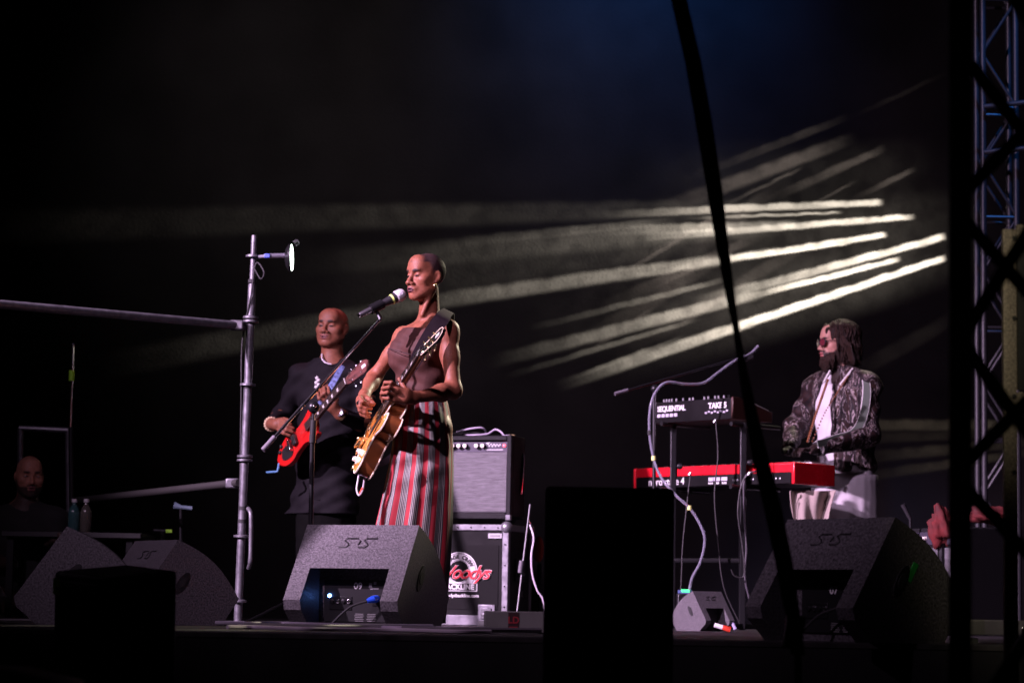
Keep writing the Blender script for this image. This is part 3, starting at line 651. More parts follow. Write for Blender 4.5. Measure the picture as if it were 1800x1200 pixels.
# ------------------------------------------------------------------ singer's microphone stand and microphone
YM = 10.15
base = G(543, YM)
st = thing('microphone_stand', 'black boom microphone stand with chrome boom reaching up to the singer', 'stand', base)
pv = P(552, 716, YM)
MB().tube([base+Vector((0, 0, .03)), P(549, 776, YM)], .0105, 12).build('lower_tube', BLKM, st, True)
MB().tube([P(549, 778, YM), P(551.5, 738, YM)], .0145, 14).build('grip_clutch', mat('dark_grip', (.05, .05, .05), .3, .5), st, True)
MB().tube([P(551, 742, YM), pv], .0075, 10).build('upper_tube', CHROME, st, True)
b1 = P(462, 791, YM-.12); b2 = P(667, 562, YM+.05)
tt = lambda f: b1.lerp(b2, f)
MB().tube([tt(.08), tt(.45)], .0074, 10).build('boom_tube', CHROME, st, True)
MB().tube([tt(.45), b2], .0058, 10).build('boom_tube', CHROME, st, True)
MB().tube([b1, tt(.1)], .0115, 12).build('counterweight_grip', mat('lilac_rubber', (.12, .11, .13), .6), st, True)
for f in (.33, .45, .48, .93): MB().tube([tt(f), tt(f+.012)], .0085, 10).build('boom_collar', BLKM, st, True)
k = MB(); k.sphere(pv+Vector((.0, -.01, .0)), (.026, .022, .026)); k.tube([pv+Vector((0, -.01, 0)), pv+Vector((.01, -.05, -.005))], [.014, .016], 12); k.build('swivel_clutch', BLKM, st, True)
MB().sphere(pv+Vector((.006, -.052, 0)), .009).build('clutch_bolt', CHROME, st, True)
for i in range(3):
    a = i*2.094+.5; e = base+Vector((.34*math.cos(a), .34*math.sin(a), .012)); MB().tube([base+Vector((0, 0, .14)), base+Vector((.06*math.cos(a), .06*math.sin(a), .13)), e], .0085, 8).build('leg', BLKM, st, True)
MB().lathe(base+Vector((0, 0, .07)), (0, 0, 1), [(0, .018), (.01, .024), (.09, .024), (.1, .018)], 14).build('leg_hub', BLKM, st, True)
m0 = P(632, 554, YM+.03); m1 = P(703, 519, YM+.1); ad = (m1-m0).normalized()
mc = thing('microphone', 'black handheld microphone with silver ball head at the singer mouth', 'microphone', m0)
Lm = (m1-m0).length
MB().lathe(m0, ad, [(0, .010), (.004, .0125), (Lm-.075, .0165), (Lm-.045, .0205), (Lm-.03, .0235), (Lm-.022, .024)], 20).build('handle', mat('mic_black', (.03, .028, .032), .4, .3), mc, True)
MB().lathe(m0-ad*.006, ad, [(0, .008), (.012, .0095)], 14).build('end_cap', CHROME, mc, True)
MB().lathe(m0, ad, [(Lm-.046, .0212), (Lm-.038, .0230)], 20).build('ring_band', mat('yellow_green_band', (.62, .8, .2), .4), mc, True)
MESH = mat('silver_mesh', (.62, .6, .64), .5, .35, bump=1., bscale=420)
MB().lathe(m0, ad, [(Lm-.022, .0235), (Lm-.018, .0275), (Lm+.002, .0275), (Lm+.012, .0255), (Lm+.021, .0195), (Lm+.026, .011), (Lm+.028, .003)], 24).build('ball_head', MESH, mc, True)
hm = MB(); cc = m0+ad*(Lm*.42); hm.tube([cc-ad*.03, cc+ad*.03], .022, 14); hm.tube([cc+Vector((0, 0, -.018)), b2+Vector((.004, 0, .006)), b2], [.008, .009, .009], 8)
hm.build('clip', BLKM, st, True)

# ------------------------------------------------------------------ keyboards
PK = R(-39); rk = Matrix.Rotation(PK, 3, 'Z').inverted()  # right end nearer the camera
rk = Matrix.Rotation(-R(47), 3, 'Z')
def panel_place(pxl, pyl, px, py, Y):                     # near right back corner at the pixel
    return P(px, py, Y)
RED = mat('red_lacquer', (.62, .008, .02), .28, coat=.6, var=.06)
KL, KDp, KHt = 1.19, .335, .118
c = P(1396, 850, 12.75); zb = c.z; loc = c-rk @ Vector((KL/2, -KDp/2, 0))
kb = thing('stage_keyboard', 'bright red stage keyboard with white lettering on its black back panel', 'keyboard', loc, rot=rk)
KB = mat('keyboard_black', (.006, .0055, .006), .45, var=.2, spec=.15)
MB().box((0, .0, .028), (KL-.03, KDp-.004, .056)).build('base', KB, kb, bevel=.004)
MB().box((0, 0, KHt-.029), (KL-.002, KDp, .058)).build('top_shell', RED, kb, bevel=.01)
for sx in (-1, 1): MB().box((sx*(KL/2-.009), .002, KHt/2-.001), (.022, KDp+.006, KHt)).build('end_cheek', RED, kb, bevel=.006)
MB().box((0, -KDp/2-.001, .034), (KL-.045, .006, .060)).build('back_panel', KB, kb, bevel=.002)
TK = lambda x, z: frame((x, -KDp/2-.0045, z), (1, 0, 0), (0, 0, 1))
text('lettering', 'nord stage 4', .058, TK(-.335, .034), WHITE, kb, bold=.0003, spacing=.95)
for i, (x, w_) in enumerate(((.0, .032), (.045, .048), (.1, .042))):
    MB().box((x, -KDp/2-.0045, .040), (w_, .002, .020)).build('print_block', mat('lilac_print', (.5, .48, .56), .6), kb)
    for j in range(3): MB().box((x-.012+.012*j, -KDp/2-.0045, .018), (.008, .002, .010)).build('print_mark', WHITE, kb)
SKT = mat('socket_metal', (.3, .3, .32), .3, .8)
for i in range(11): MB().lathe((.17+.028*i+(.05 if i > 5 else 0), -KDp/2-.003, .030), (0, -1, 0), [(0, .0065), (.006, .0065), (.007, .004)], 10).build('socket', SKT, kb)
for i, cc in enumerate(((.1, .3, .9), (.6, .1, .6), (.1, .5, .9), (.6, .4, .1))): MB().box((.36+.018*i, -KDp/2-.0045, .052), (.012, .002, .005)).build('colour_mark', mat('mark%d' % i, cc, .5, emit=cc, estr=.25), kb)  # colour marks given a faint glow in their material
for i in range(7): MB().lathe((-.36+.035*i, -.04, KHt), (0, 0, 1), [(0, .007), (.010, .006)], 10).build('knob', KN if i % 2 else BLKM, kb)
MB().box((0, .085, KHt+.001), (KL-.07, .14, .004)).build('key_bed', KB, kb)
nk = 52; kw = (KL-.08)/nk
WK = mat('white_keys', (.7, .7, .68), .3)
for i in range(nk): MB().box((-(KL-.08)/2+kw*(i+.5), .09, KHt+.006), (kw-.0015, .13, .008)).build('white_key', WK, kb)
for i in range(nk-1):
    if i % 7 not in (2, 6): MB().box((-(KL-.08)/2+kw*(i+1), .065, KHt+.014), (.011, .085, .010)).build('black_key', BLK, kb)
# synthesizer on the upper tier
SL, SD, SH = .60, .32, .118
c = P(1289, 736, 12.95); loc = c-rk @ Vector((SL/2, -SD/2, 0))
sy = thing('synthesizer', 'small black synthesizer with bold white lettering above the red keyboard', 'synthesizer', loc, rot=rk)
pr = [(-SD/2, 0), (-SD/2, SH), (-SD/2+.05, SH), (SD/2, .055), (SD/2, 0)]
MB().prism(pr, Matrix(((0, 0, 1, 0), (1, 0, 0, 0), (0, 1, 0, 0), (0, 0, 0, 1))), -SL/2+.014, SL/2-.014).build('case', KB, sy, bevel=.004)
for sx in (-1, 1): MB().prism([(x*1.02, z*1.03) for x, z in pr], Matrix(((0, 0, 1, 0), (1, 0, 0, 0), (0, 1, 0, 0), (0, 0, 0, 1))), sx*(SL/2-.007)-.007, sx*(SL/2-.007)+.007).build('end_cheek', mat('dark_wood', (.05, .02, .015), .4), sy, bevel=.003)
TS = lambda x, z: frame((x, -SD/2-.001, z), (1, 0, 0), (0, 0, 1))
text('lettering', 'SEQUENTIAL', .042, TS(-.16, .078), WHITE, sy, bold=.0010, spacing=.84)
text('lettering', 'TAKE 5', .044, TS(.185, .078), WHITE, sy, bold=.0012, spacing=.95)
for i in range(5): MB().box((-.255+.032*i, -SD/2-.001, .042), (.024, .002, .018)).build('print_mark', mat('lilac_print', (0, 0, 0)), sy)
for i in range(8): MB().box((.10+.022*i, -SD/2-.001, .042+.006*(i % 2)), (.014, .002, .009)).build('print_mark', mat('lilac_print', (0, 0, 0)), sy)
for x in (-.245, -.225, -.205, -.185, -.15, -.10, -.05, -.025, .06, .09, .14, .165, .205, .24): MB().tube([(x, -SD/2+.03, SH-.002), (x, -SD/2+.03, SH+.018)], .0055, 8).build('knob', mat('grey_knob', (.22, .22, .24), .4), sy)
for i in range(26): MB().box((-SL/2+.03+.0215*(i+.5), .085, .078), (.019, .12, .010), Matrix.Rotation(R(-14), 3, 'X')).build('white_key', WK, sy)
# two-tier stand
ks = thing('keyboard_stand', 'black two tier keyboard stand holding the red keyboard and the synthesizer', 'stand', G(1245, 13.0))
for px, Y in ((1181, 13.36), (1305, 12.93)):
    up = MB(); a = G(px, Y); t_ = P(px, 742, Y); up.box((a.x, Y+.03, t_.z/2), (.034, .05, t_.z)); up.build('upright', BLKM, ks, True, bevel=.004)
    for zz in (t_.z-.012, zb-.014):
        d_ = rk @ Vector((0, 1, 0)); MB().tube([Vector((a.x, Y+.02, zz))-d_*.10, Vector((a.x, Y+.02, zz))+d_*.30], .0125, 8).build('support_arm', BLKM, ks, True)
    d_ = rk @ Vector((0, 1, 0)); MB().box((a.x, Y+.03, .02), (.04, .62, .03), rk).build('foot', BLKM, ks, True, bevel=.004)
    MB().lathe((a.x+.02, Y-.002, zb+.12), (1, 0, 0), [(0, .012), (.012, .018), (.026, .018), (.03, .012)], 12).build('lock_knob', BLKM, ks, True)
a = P(1181, 985, 13.39); q = P(1305, 985, 12.96); MB().tube([a, q], .014, 8).build('cross_bar', BLKM, ks, True)

# boom stand with the clear talk tube
YT = 12.7; tb_ = G(1149, YT)
ts = thing('talk_tube_stand', 'black boom stand reaching over the synthesizer with a clear tube', 'stand', tb_)
MB().tube([tb_+Vector((0, 0, .03)), P(1150, 690, YT)], .010, 10).build('pole', BLKM, ts, True)
MB().tube([P(1152, 690, YT-.005), P(1150, 850, YT-.005)], .0045, 8).build('slim_tube', CHROME, ts, True)
t0 = P(1081, 692, YT-.05); t1 = P(1322, 622, YT+.3)
MB().tube([t0, t1], .0062, 8).build('boom_tube', BLKM, ts, True)
MB().tube([t0, t0.lerp(t1, .09)], .010, 10).build('counterweight_grip', mat('lilac_rubber', (0, 0, 0)), ts, True)
MB().sphere(P(1151, 683, YT), .022).build('swivel_clutch', BLKM, ts, True)
MB().box(P(1316, 628, YT+.28), (.06, .03, .03), Matrix.Rotation(R(-20), 3, 'Y')).build('tube_clip', BLKM, ts, True, bevel=.006)
for i in range(3):
    a = i*2.094+.9; MB().tube([tb_+Vector((0, 0, .13)), tb_+Vector((.3*math.cos(a), .3*math.sin(a), .012))], .0085, 8).build('leg', BLKM, ts, True)
CLR = mat('clear_tube', (.5, .5, .62), .1, trans=.7, spec=.8)
tube_pts = [P(1333, 608, YT+.3), P(1318, 622, YT+.28), P(1290, 635, YT+.22), P(1262, 655, YT+.16), P(1236, 673, YT+.1), P(1205, 675, YT+.04), P(1172, 672, YT-.02), P(1152, 690, YT-.05), P(1143, 720, YT-.06), P(1142, 760, YT-.06), P(1149, 805, YT-.07), P(1163, 840, YT-.10), P(1190, 872, YT-.14), P(1212, 892, YT-.14), P(1230, 920, YT-.14), P(1239, 948, YT-.14), P(1232, 985, YT-.12), P(1217, 1015, YT-.1), P(1211, 1042, YT-.1)]
tt_ = thing('talk_tube', 'long clear plastic tube hanging from the boom stand down to the floor unit', 'tube', tube_pts[-1])
MB().tube(spline(tube_pts, 7), .0078, 12).build('hose', CLR, tt_, True)
for j in (10, 13): MB().tube([tube_pts[j]-Vector((.0, 0, .012)), tube_pts[j]+Vector((0, 0, .012))], .012, 10).build('yellow_mark', mat('yellow_mark', (.7, .75, .25), .5), tt_, True)
for j in (9,): MB().tube([tube_pts[j]-Vector((.0, 0, .012)), tube_pts[j]+Vector((0, 0, .012))], .0125, 10).build('tape_band', RUB, tt_, True)
tu = thing('talk_box_unit', 'small floor effects box with a glowing green screen under the keyboards', 'effects box', (P(1212, 1050, YT).x, YT, 0))
a = P(1211, 1042, YT-.1); MB().box((-.0, -.1, a.z/2), (.15, .13, a.z-.004)).build('housing', BLKM, tu, bevel=.006)
MB().box((-.03, -.105, a.z+.0035), (.075, .06, .012), Matrix.Rotation(R(14), 3, 'X')).build('blue_frame', mat('blue_frame', (.12, .16, .4), .4), tu)
MB().box((-.03, -.11, a.z+.013), (.042, .036, .006), Matrix.Rotation(R(14), 3, 'X')).build('green_screen', mat('green_screen', (.05, .6, .2), .4, emit=(.08, 1, .3), estr=1.6), tu)
# hanging leads under the keyboards and lead with red plug
for i, pts in enumerate((
    [(1258, 738), (1262, 800), (1256, 870), (1262, 950), (1272, 1030), (1300, 1095)],
    [(1318, 830), (1304, 850), (1297, 900), (1305, 960), (1308, 1010), (1292, 1012), (1285, 1000)],
    [(1336, 826), (1310, 838), (1308, 890), (1312, 960), (1310, 1020), (1330, 1095)],
    [(1214, 830), (1206, 900), (1200, 960), (1198, 1010), (1194, 1090)])):
    o = thing('hanging_lead', ['thin dark lead hanging from the synthesizer centre', 'thin lead looping under the right end of the red keyboard', 'grey lead with silver plug hanging from the red keyboard', 'thin dark lead hanging beside the tall black speaker'][i], 'cable', P(*pts[-1], 12.6))
    MB().tube(spline([P(x, y, 12.62+.03*i) for x, y in pts], 7), .0042 if i != 2 else .0052, 7).build('cable', mat('lead%d' % (i == 2), (.05, .045, .055) if i == 2 else (.012, .011, .012), .5), o, True)
    MB().tube([P(pts[0][0], pts[0][1], 12.62+.03*i), P(pts[0][0]-3, pts[0][1]+5, 12.62+.03*i)], .008, 8).build('plug', SKT if i != 2 else mat('pink_plug', (.7, .1, .4), .4), o, True)
fl_ = thing('floor_lead', 'shiny lilac lead arching to the floor with red and white plug', 'cable', G(1290, 12.0))
MB().tube(spline([P(1223, 1050, 12.2), P(1240, 1053, 12.1), P(1262, 1063, 12), P(1280, 1080, 11.95), P(1293, 1106, 11.9)], 7), .0085, 10).build('cable', mat('lilac_hose', (.3, .28, .42), .25), fl_, True)
pl = MB(); pa = P(1256, 1098, 11.6); pb_ = P(1284, 1106, 11.6); pl.tube([pa, pa.lerp(pb_, .5)], .012, 10); pl.build('white_sleeve', WHITE, fl_, True)
MB().tube([pa.lerp(pb_, .5), pb_], [.012, .016], 10).build('red_plug', mat('red_plastic', (.75, .06, .03), .4), fl_, True)

# ------------------------------------------------------------------ things on the stage edge
SB = G(905, 9.35)
di = thing('interface_box', 'small grey box with dark red marking beside the tall black speaker', 'box', (SB.x, 9.35, 0), R(2))
MB().box((0, 0, .044), (.24, .12, .082)).build('housing', mat('grey_paint', (.13, .13, .12), .6, var=.15), di, bevel=.004)
MB().box((-.008, -.0605, .046), (.042, .003, .068)).build('marking_field', mat('red_black', (.03, .008, .01), .5), di)
text('marking', 'LD', .036, frame((-.008, -.0625, .05), (1, 0, 0), (0, 0, 1)), mat('dull_red', (.28, .02, .03), .5), di, bold=.001)
MB().box((-.008, -.0625, .022), (.032, .002, .008)).build('marking_line', mat('dull_red', (0, 0, 0)), di)
for sx in (-1, 1):
    for sy in (-1, 1): MB().lathe((sx*.1, sy*.045, 0), (0, 0, 1), [(0, .009), (.006, .01)], 10).build('foot', RUB, di)
MB().lathe((-.122, 0, .03), (-1, 0, 0), [(0, .016), (.02, .016), (.022, .012)], 14).build('socket', mat('pale_socket', (.45, .45, .45), .4), di)
cabs = [([(400, 1112), (450, 1105), (520, 1111), (600, 1106), (700, 1112), (790, 1106), (862, 1104)], (.40, .35, .40), .008, 'pale'),
        ([(430, 1107), (500, 1100), (560, 1108), (640, 1112), (720, 1106), (800, 1112), (950, 1111)], (.12, .11, .12), .010, 'dark'),
        ([(425, 1115), (520, 1108), (560, 1098), (640, 1102), (690, 1108), (765, 1101), (770, 1106), (830, 1113)], (.42, .36, .46), .007, 'lilac'),
        ([(380, 1104), (440, 1103), (490, 1096), (530, 1108), (610, 1111), (760, 1113)], (.22, .2, .24), .008, 'slate')]
for i, (pts, cc, r, nm) in enumerate(cabs):
    ps = []
    for j, (x, y) in enumerate(pts):
        q = G(x, 8.9+.14*i+.14*math.sin(j*2.1+i)); q.z = r+.001+.004*i; ps.append(q)
    o = MB().tube(spline(ps, 8), r, 7).build('stage_cable', mat('cable_'+nm, cc, .45))
    tag(o, nm+' cable in the tangle along the stage edge before monitor 09', 'cable', 'cables along the stage edge')
jk = thing('cable_connector', 'cable connector with orange sleeve lying beside the small grey box', 'connector', G(838, 9.2))
q = G(838, 9.2); MB().tube([q+Vector((-.09, -.02, .012)), q+Vector((-.03, 0, .012))], .0075, 8).build('sleeve', mat('orange_sleeve', (.75, .4, .05), .4), jk, True)
MB().tube([q+Vector((-.03, 0, .012)), q+Vector((.045, 0, .014))], .0115, 10).build('shell', SKT, jk, True)
MB().tube(spline([q+Vector((-.09, -.02, .012)), q+Vector((-.2, -.05, .008)), q+Vector((-.4, -.02, .008)), q+Vector((-.7, .05, .008))], 6), .0055, 7).build('cable', RUB, jk, True)
pc = thing('side_lead', 'pale lead hanging down the side of the flight case', 'cable', G(950, 12.4))
MB().tube(spline([P(931, 921, 12.5), P(938, 945, 12.45), P(934, 975, 12.4), P(936, 1010, 12.4), P(945, 1038, 12.4), P(954, 1052, 12.4), P(962, 1085, 12.4), P(968, 1094, 12.4)], 7), .005, 8).build('cable', mat('pale_lead', (.5, .46, .52), .5), pc, True)
MB().tube([P(931, 921, 12.5), P(929, 914, 12.5)], .007, 8).build('plug', CHROME, pc, True)
ps_ = thing('slim_stand', 'slim dark lamp stand leaning beside the amplifier and flight case', 'stand', G(907, 12.15))
MB().tube([G(906, 12.15), P(932, 886, 12.3)], .0065, 8).build('pole', BLKM, ps_, True); MB().tube([P(914, 1006, 12.2), P(917, 985, 12.2)], .012, 10).build('clutch', mat('lilac_rubber', (0, 0, 0)), ps_, True)
MB().lathe(G(906, 12.15), (0, 0, 1), [(0, .10), (.010, .10), (.016, .02)], 20).build('base', BLKM, ps_, True)
rl = thing('red_lamp_stand', 'dull red object glimpsed behind the tall black speaker', 'stand', G(948, 13.6))
MB().tube([G(948, 13.6), P(948, 990, 13.6)], .012, 8).build('post', BLKM, rl, True); MB().sphere(P(947, 965, 13.6), (.03, .03, .075)).build('red_bag', mat('dull_red_cloth', (.35, .04, .02), .8), rl, True)

# ------------------------------------------------------------------ diagonal strap and right hand truss in front of the stage
YD = 6.4
sp = thing('hanging_strap', 'black ratchet strap hanging diagonally across the picture', 'strap', P(1400, 1080, YD))
prs = []
for x0, x1, y in ((1166, 1192, -120), (1181, 1206, 0), (1205, 1232, 110), (1224, 1252, 220), (1243, 1268, 330), (1262, 1280, 440), (1278, 1290, 520), (1290, 1297, 575), (1299, 1309, 640), (1310, 1328, 720), (1325, 1351, 810), (1345, 1375, 900), (1364, 1393, 990), (1382, 1405, 1080), (1392, 1413, 1150)):
    a = P(x0, y, YD+.01); q = P(x1, y, YD-.01); mid = (a+q)/2; tw = .5*math.sin((y+100)/1250*math.pi*1.0)
    hw = .0245; dx = (q-a).length/2
    off = math.sqrt(max(hw*hw-dx*dx, 0)); prs.append((a+Vector((0, off, 0)), q-Vector((0, off, 0))))
MB().ribbon(prs, .0025).build('webbing', mat('strap_webbing', (.009, .009, .009), .85), sp, True, smooth=60)
MB().box(P(1396, 1110, YD), (.05, .03, .09), Matrix.Rotation(R(8), 3, 'Y')).build('ratchet', BLKM, sp, True, bevel=.004)
m_ = MB(); a = P(1402, 1150, YD); m_.tube([a, Vector((a.x+.05, YD, -1.39))], .010, 8); m_.build('anchor_rope', RUB, sp, True)

YR = 5.0
tr = thing('front_truss', 'dark out of focus lighting truss at the right edge', 'truss', (P(1686, 1100, YR).x, YR, -1.4))
TRM = mat('black_truss', (.03, .03, .031), .45, .5)
xr = P(1686, 600, YR).x
for dx, dy in ((0, 0), (.29, .03), (.056, .29), (.36, .32)):
    MB().tube([(xr-.006+dx, YR+dy, -1.38), (xr+.012+dx, YR+dy, 3.2)], .0245, 16).build('chord', TRM, tr, True)
def br(a, b, dy): MB().tube([P(*a, YR+dy), P(*b, YR+dy)], .0155, 12).build('brace', TRM, tr, True)
for a, q, dy in (((1705, 112), (1820, 262), .29), ((1820, 212), (1700, 334), .29), ((1700, 392), (1930, 655), .29), ((1925, 222), (1690, 594), 0), ((1690, 600), (1925, 922), 0), ((1930, 578), (1690, 822), .29), ((1925, 930), (1690, 1300), 0), ((1690, 850), (1930, 1100), .29), ((1925, 222), (1690, -150), 0)):
    br(a, q, dy)
MB().box((xr+.15, YR+.15, -1.39), (.5, .5, .02)).build('base_plate', BLKM, tr, True)

# speckled steel panel standing behind the truss
YP = 7.4
pan = thing('steel_panel', 'tan speckled steel frame panel with bolt holes behind the right truss', 'panel', (P(1800, 1050, YP).x, YP, -1.4))
TAN = mat('speckled_steel', (.20, .17, .135), .5, .3, var=.6, vscale=140, bump=.5, bscale=200)
x0 = P(1763, 700, YP).x; x1 = P(1787, 700, YP).x; zt = P(1780, 404, YP).z; zh = P(1780, 690, YP).z; zl = P(1780, 722, YP).z
fb = MB().box(((x0+x1)/2, YP, (zt-1.4)/2), (x1-x0, .03, zt+1.4)).build('post', TAN, pan, True, bevel=.003)
MB().box((x1+.16, YP, zt-.012), (.32, .028, .055)).build('top_bar', TAN, pan, True, bevel=.003)
MB().box((x1+.16, YP, (zh+zl)/2), (.32, .028, .06)).build('middle_bar', TAN, pan, True, bevel=.003)
MB().box((x1+.16, YP+.02, (zt+zh)/2), (.33, .01, zt-zh-.02)).build('dark_infill', BLK, pan, True)
for yy in (420, 560, 697, 830, 975):
    c = P(1781, yy, YP); MB().lathe((c.x, YP-.0165, c.z), (0, -1, 0), [(0, .007), (.002, .007)], 12).build('bolt_hole', INK, pan, True)
cb2 = thing('low_case', 'low dark case with a silver catch at the bottom right corner', 'case', G(1755, 8.6)+Vector((.02, .15, 0)))
q = P(1755, 1096, 8.6); MB().box((0, 0, max(q.z, .04)/2+.022), (.24, .26, .055)).build('case_body', mat('dull_case', (.07, .065, .07), .5, var=.3), cb2, bevel=.004)
MB().box((.075, -.134, .045), (.02, .008, .03)).build('catch', CHROME, cb2, bevel=.002)
for sx in (-.1, .1): MB().box((sx, 0, .010), (.03, .22, .02)).build('skid', RUB, cb2)

# far lighting tower in blue light
YW = 13.6
tw = thing('lighting_tower', 'aluminium truss tower in blue light behind the right truss', 'truss', G(1760, YW))
TA = mat('tower_aluminium', (.028, .028, .032), .4, .3)
xs_ = [P(1729, 400, YW), P(1787, 400, YW)]; w_ = xs_[1].x-xs_[0].x
for dx, dy in ((0, 0), (w_, 0), (0, .2), (w_, .2)): MB().tube([(xs_[0].x+dx, YW+dy, .012), (xs_[0].x+dx, YW+dy, 4.9)], .018, 12).build('chord', TA, tw, True)
z0 = .15
i = 0
while z0 < 4.7:
    a = (0, w_) if i % 2 == 0 else (w_, 0)
    for dy in (0, .2): MB().tube([(xs_[0].x+a[0], YW+dy, z0), (xs_[0].x+a[1], YW+dy, z0+.30)], .0095, 8).build('brace', TA, tw, True)
    if i % 2 == 0:
        for dy in (0, .2): MB().tube([(xs_[0].x, YW+dy, z0+.31), (xs_[0].x+w_, YW+dy, z0+.31)], .0095, 8).build('rung', TA, tw, True)
    z0 += .32; i += 1
MB().box((xs_[0].x+w_/2, YW+.1, .006), (.4, .4, .012)).build('base_plate', BLKM, tw, True)
for yy, ln in ((188, .5), (268, .5)):
    c = P(1730, yy, YW-.05); MB().tube([c, c+Vector((.42, -.12, .03))], .016, 10).build('outrigger', TA, tw, True)

# second amplifier with red cloth at far right, headless microphone stub
Ya = 11.6; ra = Matrix.Rotation(R(-64), 3, 'Z')
a2 = thing('guitar_amplifier', 'second amplifier turned sideways at far right beneath the red cloths', 'amplifier', corner_place(1697, 960, Ya, ra, .27, -.13), rot=ra)
q = P(1697, 925, Ya)
MB().box((0, 0, .005+q.z/2), (.54, .26, q.z-.01)).build('cabinet', TOL, a2, bevel=.008)
MB().box((0, -.133, q.z*.45), (.48, .012, q.z*.72)).build('grille_cloth', GC, a2, bevel=.003)
MB().box((0, -.134, q.z*.9), (.48, .01, q.z*.12)).build('control_panel', mat('panel_dark', (0, 0, 0)), a2)
for i in range(6): MB().lathe((-.2+.08*i, -.139, q.z*.9), (0, -1, 0), [(0, .011), (.016, .009)], 12).build('knob', KN, a2)
MB().sphere((.235, -.141, q.z*.9), .01, 8).build('jewel_light', mat('red_jewel', (0, 0, 0)), a2)
RC = mat('red_cloth', (.10, .007, .007), .85, var=.5, vscale=14)
def crumple(name, label, c, r, seed, parent_kw={}):
    b = MB(); b.sphere((0, 0, 0), 1, 40); rr = np.random.default_rng(seed); ph = rr.uniform(0, 6, 12); v2 = []
    for v in b.v:
        v = Vector(v); k_ = 1+.16*math.sin(5*v.x+ph[0]+3*v.z)+.12*math.sin(9*v.y+ph[1]-4*v.z)+.08*math.sin(14*v.z+ph[2]+6*v.x)+.05*math.sin(23*v.x+ph[3]+11*v.y)
        v2.append((c[0]+v.x*r[0]*k_, c[1]+v.y*r[1]*k_, c[2]+v.z*r[2]*k_))
    b.v = v2; o = b.build(name, RC, smooth=180); return tag(o, label, 'cloth', 'red cloths at far right')
c = P(1655, 925, 11.75); crumple('red_cloth', 'crumpled red cloth left of the dark truss chord', c, (.055, .06, .10), 3)
c = P(1738, 905, 11.9); crumple('red_cloth', 'red cloth draped over the amplifier right of the dark truss chord', c, (.10, .07, .045), 8)
hk = thing('cloth_stand', 'short dark stand carrying the crumpled red cloth', 'stand', G(1655, 11.75)); MB().tube([G(1655, 11.75), P(1655, 950, 11.75)], .02, 10).build('post', BLKM, hk, True); MB().lathe(G(1655, 11.75), (0, 0, 1), [(0, .14), (.012, .14), (.02, .03)], 18).build('base', BLKM, hk, True)
hk = thing('angled_microphone', 'angled dark microphone on a stand behind monitor 07', 'microphone', G(1602, 11.9))
MB().tube([P(1587, 886, 11.9), P(1600, 912, 11.9)], [.013, .009], 10).build('microphone_body', mat('mic_black', (0, 0, 0)), hk, True); MB().tube([P(1600, 912, 11.9), G(1602, 11.9)], .008, 8).build('pole', BLKM, hk, True); MB().lathe(G(1602, 11.9), (0, 0, 1), [(0, .11), (.012, .11), (.02, .02)], 18).build('base', BLKM, hk, True)
# ------------------------------------------------------------------ guitars
def outline(pts, n=6):
    pts = [Vector((x, y, 0)) for x, y in pts]; k = len(pts); out = []
    for i in range(k):
        a, b, c, d = pts[i-1], pts[i], pts[(i+1) % k], pts[(i+2) % k]
        for j in range(n):
            t = j/n; v = .5*((2*b)+(c-a)*t+(2*a-5*b+4*c-d)*t*t+(3*b-a-3*c+d)*t**3); out.append((v.x, v.y))
    return out
def wood_mat(name, c1, c2, rough=.2, axis_scale=30):
    m = bpy.data.materials.new(name); m.use_nodes = True; T = m.node_tree; b = T.nodes['Principled BSDF']; L = T.links
    tc = T.nodes.new('ShaderNodeTexCoord'); nz = T.nodes.new('ShaderNodeTexNoise'); nz.inputs['Scale'].default_value = axis_scale; nz.inputs['Detail'].default_value = 5
    L.new(tc.outputs['Object'], nz.inputs['Vector']); mx = T.nodes.new('ShaderNodeMix'); mx.data_type = 'RGBA'; L.new(nz.outputs[0], mx.inputs[0]); mx.inputs[6].default_value = (*c1, 1); mx.inputs[7].default_value = (*c2, 1)
    L.new(mx.outputs[2], b.inputs['Base Color']); b.inputs['Roughness'].default_value = rough; b.inputs['Coat Weight'].default_value = .6; b.inputs['Coat Roughness'].default_value = .06; return m
BURST = wood_mat('amber_top', (.85, .40, .09), (.60, .22, .05)); RIM = wood_mat('brown_rim', (.26, .085, .026), (.14, .04, .014)); NECKW = wood_mat('neck_wood', (.36, .15, .07), (.22, .08, .035)); EBONY = mat('fingerboard', (.035, .02, .016), .45, var=.3, vscale=60)
CREAMB = mat('cream_binding', (.78, .68, .5), .35); PEARL = mat('pearl', (.75, .74, .7), .25); STRING = mat('string_steel', (.7, .68, .62), .25, 1.)
